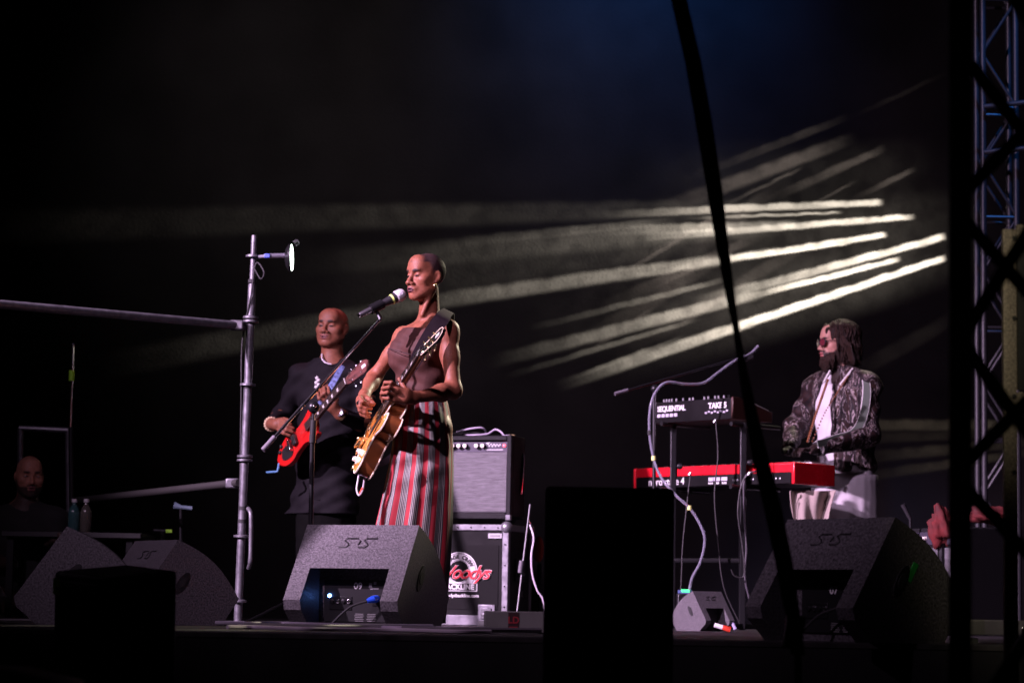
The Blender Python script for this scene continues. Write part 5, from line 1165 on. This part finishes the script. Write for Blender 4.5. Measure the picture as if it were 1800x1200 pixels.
arm(f, bl, bel, bwl, .056, .044, .030); arm(f, brr, ber, bwr, .056, .044, .030)
f.cap(bwl, P(583, 714, BY-.33), .028, .032, .02); f.cap(P(585, 708, BY-.33), P(573, 701, BY-.35), .026, .022, .02)
for pts in ([(571, 706, -.35), (561, 700, -.37), (558, 690, -.35), (563, 684, -.32)], [(574, 702, -.355), (566, 694, -.38), (564, 685, -.355), (569, 680, -.32)], [(578, 700, -.355), (571, 690, -.38), (570, 681, -.355), (575, 677, -.32)], [(583, 700, -.345), (578, 690, -.37), (577, 681, -.345), (581, 677, -.32)]):
    finger(f, [P(x, y, BY+dy) for x, y, dy in pts], .0105)
finger(f, [P(590, 716, BY-.30), P(592, 702, BY-.27), P(590, 692, BY-.25)], .012)
f.cap(bwr, P(488, 746, BY-.20), .029, .034, .02)
for pts in ([(492, 738, -.22), (502, 741, -.26), (511, 745, -.25)], [(493, 744, -.23), (504, 748, -.27), (515, 752, -.26)], [(493, 750, -.23), (503, 755, -.27), (514, 759, -.26)], [(490, 755, -.22), (499, 761, -.255), (509, 765, -.25)], [(488, 738, -.2), (499, 736, -.23), (508, 738, -.24)]):
    finger(f, [P(x, y, BY+dy) for x, y, dy in pts], .0108)
H2 = head_frame(P(584, 577, BY-.01), R(22), R(2), R(3)); head(f, H2, .965, jaw=1.2, nose=1.35, lips=1.1, wx=1.13, smile=.008, mw=1.35)
def stub(q): return np.clip((-.005-q[:, 1])/.02, 0, 1)*np.clip((.075-q[:, 2])/.03, 0, 1)*np.clip((q[:, 2]+.05)/.02, 0, 1)*.5
def goatee(q): return np.exp(-((q[:, 0]/.02)**2+((q[:, 2]+.098)/.016)**2))*(q[:, 1] > .05)*.5
field_obj('body', f, SKIN, bs, (.20, .074, .042), head_paint(H2, .985, stub, (.03, .02, .018), lipc=(.2, .07, .065), lid=.3, smile=.008, mw=1.35))
f2 = Field((P(460, 1000, BY).x, BY-.46, P(570, 910, BY).z), (P(668, 1000, BY).x, BY+.4, P(580, 630, BY).z), .0055)
torso_b(f2, .016)
for i, (px, py, w_, d_) in enumerate(((578, 830, .175, .135), (572, 870, .20, .145), (567, 908, .222, .15))):
    f2.ell(P(px, py, BY), (w_, d_, .12), TB, .06)
for S, E, Wr in ((bl, bel, bwl), (brr, ber, bwr)):
    f2.cap(S, E, .066, .056, .04); f2.cap(E, Vector(E).lerp(Vector(Wr), .82), .056, .042, .03)
f2.warp(lambda x, y, z: .006*np.sin(34*x+9*z+2*np.sin(6*z))*np.clip((bw.z-z)/.2, 0, 1)+.004*np.sin(45*z+22*x)+.003*np.sin(75*z-40*x+20*y))
f2.cut(P(567, 904, BY), (0, 0, -1)); f2.cap(nb2+Vector((0, -.02, .01)), P(584, 604, BY-.02), .066, .075, .006, True); f2.ell(nb2+Vector((0, -.09, .0)), (.045, .06, .03), None, .006, True)
TUN = mat('black_tunic', (.0085, .0075, .0095), .8, var=.2, vscale=14, bump=.3, bscale=120, spec=.12)
field_obj('tunic', f2, TUN, bs)
tr_ = [(880, 520, 628, .135), (960, 522, 622, .135), (1040, 526, 618, .135), (1086, 527, 616, .135)]
trousers(tr_, BY, 1, 6, 'trousers', bs, mat('black_trousers', (.004, .004, .004), .9, spec=.05), n=80)
MB().tube(spline([P(566, 622, BY-.05), P(566, 630, BY-.09), P(572, 637, BY-.115), P(582, 640, BY-.12)], 5), .004, 6).build('collar_edge', mat('pale_collar', (.6, .55, .6), .6), bs, True)
em = MB()
for i, (x, y) in enumerate(((557, 664), (560, 668), (556, 672), (560, 676), (556, 680), (559, 685))): em.sphere(P(x, y, BY-.165), (.010, .006, .010), 10)
em.build('embroidery', mat('silver_thread', (.6, .58, .6), .5), bs, True)
wv = P(598, 726, BY-.315); MB().lathe(wv+Vector((.004, -.01, 0)), (-.55, -.75, .25), [(0, .022), (.010, .022), (.012, .019)], 20).build('watch', mat('watch_steel', (.7, .7, .74), .2, .9), bs, True)
MB().lathe(P(600, 729, BY-.30), Vector(bwl)-Vector(P(583, 714, BY-.33)), [(0, .034), (.012, .034)], 20).build('watch_band', GOLD, bs, True)
bd_ = Vector(P(488, 746, BY-.20))-Vector(bwr); bb = MB(); bn = bd_.normalized(); u_ = bn.orthogonal().normalized(); v_ = bn.cross(u_)
for i in range(16): a = 2*math.pi*i/16; bb.sphere(Vector(bwr)+bn*.004+(u_*math.cos(a)+v_*math.sin(a))*.034, .0085, 8)
bb.build('bead_bracelet', mat('cream_beads', (.7, .55, .35), .4), bs, True)

# ============================== the keyboard player
KY = 13.75
kp = thing('person', 'long haired bearded man in patterned jacket and sunglasses playing the keyboards', 'person', G(1475, KY))
f = Field((P(1365, 900, KY).x, KY-.75, -.01), (P(1560, 900, KY).x, KY+.4, P(1475, 552, KY).z), .0048)
yk = R(48); tk3 = Matrix((Vector((math.cos(yk), -math.sin(yk), 0)), Vector((-math.sin(yk), -math.cos(yk), 0)), Vector((0, 0, 1)))).transposed(); TK3 = np.array(tk3)
kf = tk3 @ Vector((0, 1, 0)); kl = tk3 @ Vector((1, 0, 0))
kc = P(1478, 712, KY); kw_ = P(1482, 770, KY); kpv = P(1486, 835, KY); ksl = P(1524, 680, KY-.15); ksr = P(1437, 682, KY+.14); knb = P(1486, 650, KY)
kel = P(1526, 765, KY-.22); kwl = P(1432, 790, KY-.48); ker = P(1398, 752, KY+.02); kwr = P(1386, 792, KY-.24)
def torso_k(f, inf=0.):
    f.ell(kc, (.19, .12, .17), TK3, .06, inf=inf); f.ell(kw_, (.17, .12, .16), TK3, .08, inf=inf)
    for S in (ksl, ksr): f.cap(knb+Vector((0, 0, -.05)), S, .055, .055, .05, inf=inf)
torso_k(f); f.ell(kpv, (.15, .105, .14), TK3, .08)
for sx in (-1, 1):
    hp_ = kpv+kl*sx*.09; kn = hp_+Vector((0, 0, -.40)); f.cap(hp_, kn, .068, .05, .04); f.cap(kn, (kn.x, kn.y, .09), .05, .036, .03); f.cap((kn.x, kn.y, .05), (kn.x-.1, kn.y-.1, .035), .04, .03, .02)
f.cap(knb+Vector((0, 0, -.03)), P(1481, 628, KY), .06, .056, .03)
arm(f, ksl, kel, kwl, .058, .045, .03); arm(f, ksr, ker, kwr, .058, .045, .03)
for Wp, dv, dx in ((kwl, -.06, -1), (kwr, -.03, -1)):
    kd = Vector((-.55, -.45, -.08)).normalized(); pd = Vector((.6, -.8, 0)); pc_ = Vector(Wp)+kd*.07; f.cap(Wp, pc_, .026, .026, .02, flat=((0, 0, 1), .6))
    for i in range(4):
        a = pc_+pd*(-.027+.018*i)+kd*.01; finger(f, [a, a+kd*.035+Vector((0, 0, .008)), a+kd*.06+Vector((0, 0, -.012)), a+kd*.068+Vector((0, 0, -.03))], .0095)
    finger(f, [Vector(Wp)+kd*.03+pd*.02, Vector(Wp)+kd*.06+pd*.05, Vector(Wp)+kd*.085+pd*.052+Vector((0, 0, -.015))], .011)
H3 = head_frame(P(1471, 604, KY-.02), R(74), R(-2), 0); head(f, H3, 1.0, nose=1.1)
def beardm(q):
    x, y, z = np.abs(q[:, 0]), q[:, 1], q[:, 2]
    b = np.clip((-.048-z+np.clip(.05-y, 0, .06)*.9)/.010, 0, 1)*np.clip((y+.02)/.02, 0, 1)
    ms = np.exp(-(((z+.047)/.007)**2))*np.clip((.032-x)/.008, 0, 1)*(y > .07); return np.clip(np.maximum(b, ms), 0, 1)*np.where((x < .02) & (z > -.076) & (z < -.053) & (y > .09), 0, 1)
field_obj('body', f, SKIN, kp, (.40, .20, .155), head_paint(H3, 1.0, None, None, lipc=(.35, .1, .1), lid=.8, beard=beardm))
HAIR = mat('brown_hair', (.026, .012, .008), .5, var=.5, vscale=60, bump=.5, bscale=90, spec=.25)
def strands(m):
    T = m.node_tree; b = T.nodes['Principled BSDF']; w_ = T.nodes.new('ShaderNodeTexNoise'); mp = T.nodes.new('ShaderNodeMapping'); tc = T.nodes.new('ShaderNodeTexCoord')
    mp.inputs['Scale'].default_value = (230, 230, 9); T.links.new(tc.outputs['Object'], mp.inputs[0]); T.links.new(mp.outputs[0], w_.inputs['Vector'])
    bp = T.nodes.new('ShaderNodeBump'); bp.inputs['Strength'].default_value = 1.; bp.inputs['Distance'].default_value = .006; T.links.new(w_.outputs[0], bp.inputs['Height']); T.links.new(bp.outputs[0], b.inputs['Normal'])
strands(HAIR)
c, M = H3; A3 = np.array(M); Wk = lambda x, y, z: c+M @ Vector((x, y, z))
f2 = Field(np.array(c)-[.26, .26, .26], np.array(c)+[.26, .26, .18], .004)
f2.ell(Wk(0, -.022, .044), (.088, .106, .09), A3, .0); f2.ell(Wk(0, -.060, -.03), (.088, .065, .11), A3, .05); f2.ell(Wk(0, -.072, -.095), (.088, .056, .06), A3, .05)
for sx in (-1, 1): f2.cap(Wk(sx*.05, .035, .085), Wk(sx*.084, -.02, -.02), .024, .022, .03); f2.cap(Wk(sx*.086, -.015, -.01), Wk(sx*.084, -.045, -.10), .028, .024, .03)
f2.warp(lambda x, y, z: .0045*np.sin(95*x+60*y+6*np.sin(8*z))+.004*np.sin(70*y-55*x+12*z)+.003*np.sin(150*x-90*y+9*z))
f2.ell(Wk(0, .10, -.035), (.056, .09, .105), A3, .01, True)
field_obj('hair', f2, HAIR, kp)
lk = MB(); rl_ = random.Random(5)
for i in range(150):
    ph_ = R(rl_.uniform(58, 302)); sx_ = math.sin(ph_); cy_ = math.cos(ph_)      # direction round the head, 0 = face
    th0 = R(rl_.uniform(4, 40)); zend = -.115+rl_.uniform(-.02, .035); pts_ = []; out_ = rl_.uniform(1.0, 1.14)
    for t_ in range(9):
        u = t_/8; th_ = th0+(R(100)-th0)*min(1, u*1.6)
        x_ = .088*math.sin(th_)*sx_; y_ = -.024+.104*math.sin(th_)*cy_; z_ = .044+.092*math.cos(th_)
        if u > .625: z_ = .028+(zend-.028)*(u-.625)/.375; k_ = 1+.10*math.sin((u-.6)*9+i); x_ *= k_; y_ = -.024+(y_+.024)*k_
        wv_ = .010*math.sin(u*11+i*1.7); pts_.append(Wk(x_*out_+wv_*cy_, -.024+(y_+.024)*out_+wv_*sx_, z_+(.004 if u < .5 else 0)))
    lk.tube(spline(pts_, 2), [.0068*(1-.75*(j_/16)**3) for j_ in range(17)], 5)
lk.build('hair_locks', HAIR, kp, True, smooth=180)
f2 = Field(np.array(c)-[.22, .22, .24], np.array(c)+[.2, .2, .05], .004)
f2.ell(Wk(0, .052, -.095), (.052, .050, .045), A3, .0); f2.ell(Wk(0, .070, -.125), (.034, .034, .038), A3, .03)
for sx in (-1, 1): f2.cap(Wk(sx*.062, .012, -.03), Wk(sx*.04, .055, -.085), .014, .022, .02)
f2.cap(Wk(-.024, .094, -.052), Wk(.024, .094, -.052), .006, .006, .01)
f2.warp(lambda x, y, z: .003*np.sin(210*x+120*y+40*z)+.0025*np.sin(180*z+90*y))
f2.ell(Wk(0, .115, -.064), (.02, .03, .010), A3, .004, True)
field_obj('beard', f2, HAIR, kp)
bl_ = MB()
for i in range(90):
    a_b = R(rl_.uniform(-78, 78)); zz_ = rl_.uniform(-.125, -.05); r_b = .050+.012*math.cos(a_b); p0 = Wk(r_b*math.sin(a_b), .035+.052*math.cos(a_b), zz_)
    if abs(a_b) < R(20) and zz_ > -.075: continue
    dn = M @ Vector((.3*math.sin(a_b), .25*math.cos(a_b), -1)); bl_.tube([p0, p0+dn*.016+M @ Vector((rl_.uniform(-.004, .004), 0, 0)), p0+dn*.030], [.0042, .0034, .001], 5)
bl_.build('beard_locks', HAIR, kp, True, smooth=180)
LENS = mat('tinted_lens', (.12, .02, .03), .08, spec=.8, coat=.5)
sgm = MB()
for sx in (-1, 1):
    Ml = frame(Wk(sx*.033, .104, .004), M @ Vector((1, -.25*sx, 0)), M @ Vector((0, 0, 1)))
    MB().prism([(.026*math.cos(a), .021*math.sin(a)) for a in [2*math.pi*i/18 for i in range(18)]], Ml, -.001, .001).build('sunglass_lens', LENS, kp, True)
    sgm.tube([Ml @ Vector((.027*math.cos(a), .022*math.sin(a), 0)) for a in [2*math.pi*i/18 for i in range(19)]], .0024, 6); sgm.tube([Wk(sx*.058, .096, .01), Wk(sx*.077, .05, .012), Wk(sx*.082, -.005, .008)], .0026, 6)
sgm.tube([Wk(-.01, .108, .008), Wk(.01, .108, .008)], .0024, 6); sgm.build('sunglass_frame', INK, kp, True)
MB().tube(spline([Wk(.079, .028, -.005), Wk(.082, .018, -.022), Wk(.082, .004, -.04), Wk(.083, -.012, -.055)], 5), .0035, 6).build('ear_chain', mat('pale_chain', (.5, .45, .45), .3, .8), kp, True)
# shirt, jacket
f2 = Field((P(1395, 900, KY).x, KY-.5, P(1480, 905, KY).z), (P(1560, 900, KY).x, KY+.3, P(1475, 640, KY).z), .005)
torso_k(f2, .010); f2.ell(kpv, (.178, .128, .15), TK3, .08); f2.ell(P(1488, 875, KY), (.165, .12, .12), TK3, .05)
f2.warp(lambda x, y, z: .004*np.sin(50*z+30*x)+.003*np.sin(60*x-20*z)); f2.cap(knb+Vector((0, 0, .0)), knb+kf*.11+Vector((0, 0, -.06)), .062, .03, .01, True); f2.cap(knb, P(1481, 620, KY), .066, .07, .006, True)
SHIRT = mat('white_shirt', (.55, .53, .56), .7, var=.06, vscale=12, bump=.2, bscale=90)
field_obj('shirt', f2, SHIRT, kp)
def jacket_mat():
    m = bpy.data.materials.new('patterned_jacket'); m.use_nodes = True; T = m.node_tree; b = T.nodes['Principled BSDF']; L = T.links
    tc = T.nodes.new('ShaderNodeTexCoord'); n1 = T.nodes.new('ShaderNodeTexNoise'); n1.inputs['Scale'].default_value = 9; n1.inputs['Detail'].default_value = 3; n1.inputs['Distortion'].default_value = 1.6; mpj = T.nodes.new('ShaderNodeMapping'); mpj.inputs['Scale'].default_value = (1.6, 1.6, .55); L.new(tc.outputs['Object'], mpj.inputs[0]); L.new(mpj.outputs[0], n1.inputs['Vector'])
    cr = T.nodes.new('ShaderNodeValToRGB'); L.new(n1.outputs[0], cr.inputs[0]); e = cr.color_ramp.elements
    e[0].position = .30; e[0].color = (.008, .006, .007, 1); e[1].position = .40; e[1].color = (.022, .010, .009, 1)
    for p_, c_ in ((.46, (.008, .006, .007, 1)), (.50, (.010, .007, .008, 1)), (.515, (.34, .29, .29, 1)), (.53, (.010, .007, .008, 1)), (.60, (.03, .012, .008, 1)), (.62, (.38, .33, .32, 1)), (.64, (.012, .008, .008, 1))):
        x = e.new(p_); x.color = c_
    L.new(cr.outputs[0], b.inputs['Base Color']); b.inputs['Roughness'].default_value = .6; b.inputs['Specular IOR Level'].default_value = .15
    bp = T.nodes.new('ShaderNodeBump'); bp.inputs['Strength'].default_value = .2; bp.inputs['Distance'].default_value = .003; L.new(n1.outputs[0], bp.inputs['Height']); L.new(bp.outputs[0], b.inputs['Normal']); return m
f2 = Field((P(1365, 900, KY).x, KY-.72, P(1480, 850, KY).z), (P(1565, 900, KY).x, KY+.4, P(1475, 640, KY).z), .005)
torso_k(f2, .028); f2.ell(P(1490, 815, KY), (.185, .14, .12), TK3, .06)
for S, E, Wr in ((ksl, kel, kwl), (ksr, ker, kwr)):
    f2.cap(S, E, .074, .064, .04); f2.cap(E, Vector(E).lerp(Vector(Wr), .88), .062, .044, .04)
f2.warp(lambda x, y, z: .0045*np.sin(42*z+26*x+2*np.sin(11*y))+.0025*np.sin(66*z-35*y))
f2.cut(P(1490, 843, KY), (0, 0, -1))
op = kc+kf*.14-kl*.015                                    # the open front: a tapering slot along the chest
f2.cap(knb+kf*.10+Vector((0, 0, -.03))-kl*.01, op+Vector((0, 0, -.10))-kl*.02, .045, .075, .008, True); f2.cap(op+Vector((0, 0, -.10))-kl*.02, op+Vector((0, 0, -.40))-kl*.03, .075, .095, .008, True)
f2.cap(knb+Vector((0, 0, -.01)), P(1481, 620, KY), .07, .078, .006, True)
field_obj('jacket', f2, jacket_mat(), kp)
GS = mat('satin_stripe', (.10, .12, .10), .35); PIPE = mat('white_piping', (.75, .73, .72), .5)
se = [((1508, 652), (1518, 652), -.10), ((1516, 668), (1527, 666), -.185), ((1517, 690), (1530, 690), -.215), ((1513, 720), (1526, 724), -.235), ((1506, 742), (1517, 750), -.255), ((1494, 757), (1503, 766), -.29), ((1470, 764), (1476, 775), -.37), ((1450, 771), (1454, 782), -.44), ((1436, 774), (1438, 786), -.49)]
ea = spline([P(*l, KY+d-.035) for l, r, d in se], 5); eb = spline([P(*r, KY+d-.035) for l, r, d in se], 5)
MB().ribbon(list(zip(ea, eb)), .006).build('sleeve_stripe', GS, kp, True, smooth=70)
for e_ in (ea, eb): MB().tube(e_, .0032, 6).build('piping', PIPE, kp, True)
for Wp, E in ((kwl, kel),):
    d_ = (Vector(E)-Vector(Wp)).normalized(); MB().lathe(Vector(Wp)+d_*.012, d_, [(0, .034), (.004, .040), (.045, .046), (.05, .042)], 20).build('cuff', mat('rib_cuff', (.02, .018, .02), .7), kp, True)
    MB().lathe(Vector(Wp)+d_*.022, d_, [(0, .0435), (.010, .0455)], 20).build('cuff_band', PIPE, kp, True)
for pts, rr_ in (([(1455, 668, -.16), (1444, 700, -.215), (1432, 735, -.235), (1420, 775, -.235)], .0085), ([(1490, 662, -.16), (1472, 690, -.215), (1450, 725, -.235), (1428, 775, -.24)], .0055)):
    b = MB(); 
    for q in spline([P(x, y, KY+d) for x, y, d in pts], 9): b.sphere(q, rr_, 8)
    b.build('bead_necklace', mat('brown_beads', (.20, .075, .03), .3, coat=.4), kp, True)
for a, q in (((1459, 652), (1448, 672)), ((1499, 648), (1477, 676))): MB().tube([P(*a, KY-.115), P(*q, KY-.18)], .007, 7).build('collar_edge', PIPE, kp, True)
trousers([(835, 1428, 1542, .18), (920, 1424, 1540, .18), (1000, 1428, 1534, .18), (1098, 1436, 1526, .18)], KY, 1, 9, 'trousers', kp, mat('white_trousers', (.5, .48, .5), .75, var=.05), n=90)
# cream towel hanging under the keyboard
tw_ = thing('towel', 'cream towel hanging from the keyboard stand behind monitor 07', 'towel', P(1440, 920, 12.9)); b = MB(); nr, nc = 26, 34; vs = []
for i in range(nr):
    v = i/(nr-1)
    for j in range(nc):
        u = j/(nc-1); y = 862+v*(62+16*math.sin(u*3)); x = 1388+u*(82-24*v)+10*v*v
        vs.append(P(x, y, 12.86+.03*math.sin(u*9+v*2)+.02*math.sin(u*17)))
b.add(vs, [(i*nc+j, i*nc+j+1, (i+1)*nc+j+1, (i+1)*nc+j) for i in range(nr-1) for j in range(nc-1)])
o = b.build('towel_cloth', mat('towel_terry', (.3, .25, .22), .95, bump=.6, bscale=180), tw_, True, smooth=180); sm_ = o.modifiers.new('thickness', 'SOLIDIFY'); sm_.thickness = .006

# ============================== the crew member in the dark
CY = 13.2
cr_ = thing('person', 'bearded crew member in black standing in the dark at far left', 'person', G(52, CY))
f = Field((P(-55, 900, CY).x, CY-.45, -.01), (P(135, 900, CY).x, CY+.35, P(50, 795, CY).z), .006)
hc_ = P(52, 838, CY-.02); nbk = P(46, 885, CY); yc = R(-18)
f.cap(nbk+Vector((0, 0, -.04)), P(50, 860, CY), .06, .058, .03); f.ell(P(40, 945, CY), (.20, .12, .18), None, .06); f.ell(P(42, 1005, CY), (.18, .12, .15), None, .06)
sA = P(98, 915, CY); sB = P(-14, 915, CY)
for S in (sA, sB): f.cap(nbk+Vector((0, 0, -.05)), S, .06, .058, .05)
eA = P(112, 985, CY-.02); wA = P(85, 950, CY-.26); arm(f, sA, eA, wA, .058, .046, .032); arm(f, sB, P(-25, 990, CY), P(20, 990, CY-.25), .058, .046, .032)
f.cap(wA, P(96, 946, CY-.30), .03, .032, .02)
for i in range(4): a = P(98+2*i, 941+3.5*i, CY-.32); finger(f, [a, a+Vector((.03, -.03, -.005)), a+Vector((.045, -.04, -.028))], .0105)
finger(f, [P(92, 941, CY-.29), P(99, 937, CY-.33), P(105, 938, CY-.35)], .012)
for sx in (-1, 1): hp_ = P(42+sx*25, 1035, CY); f.cap(hp_, (hp_.x, hp_.y, .08), .08, .05, .04); f.cap((hp_.x, hp_.y, .05), (hp_.x+.02, hp_.y-.14, .035), .04, .03, .02)
H4 = head_frame(hc_, R(-20), R(-4), 0); head(f, H4, .98)
field_obj('body', f, SKIN, cr_, (.34, .15, .10), head_paint(H4, .98, None, None, lid=.8, beard=beardm, browc=(.05, .03, .025)))
f2 = Field((P(-60, 900, CY).x, CY-.40, .75*0+P(40, 1040, CY).z), (P(140, 900, CY).x, CY+.35, P(50, 865, CY).z), .007)
f2.ell(P(40, 945, CY), (.215, .135, .19), None, .06); f2.ell(P(42, 1005, CY), (.195, .135, .16), None, .06)
for S, E in ((sA, eA), (sB, P(-25, 990, CY))): f2.cap(nbk+Vector((0, 0, -.05)), S, .066, .066, .05); f2.cap(S, E, .07, .06, .04)
f2.cap(eA, Vector(eA).lerp(Vector(wA), .85), .058, .044, .03); f2.cap(nbk, P(50, 860, CY), .068, .08, .006, True)
f2.warp(lambda x, y, z: .005*np.sin(40*z+20*x)); field_obj('sweatshirt', f2, mat('black_sweatshirt', (.010, .010, .010), .9), cr_)
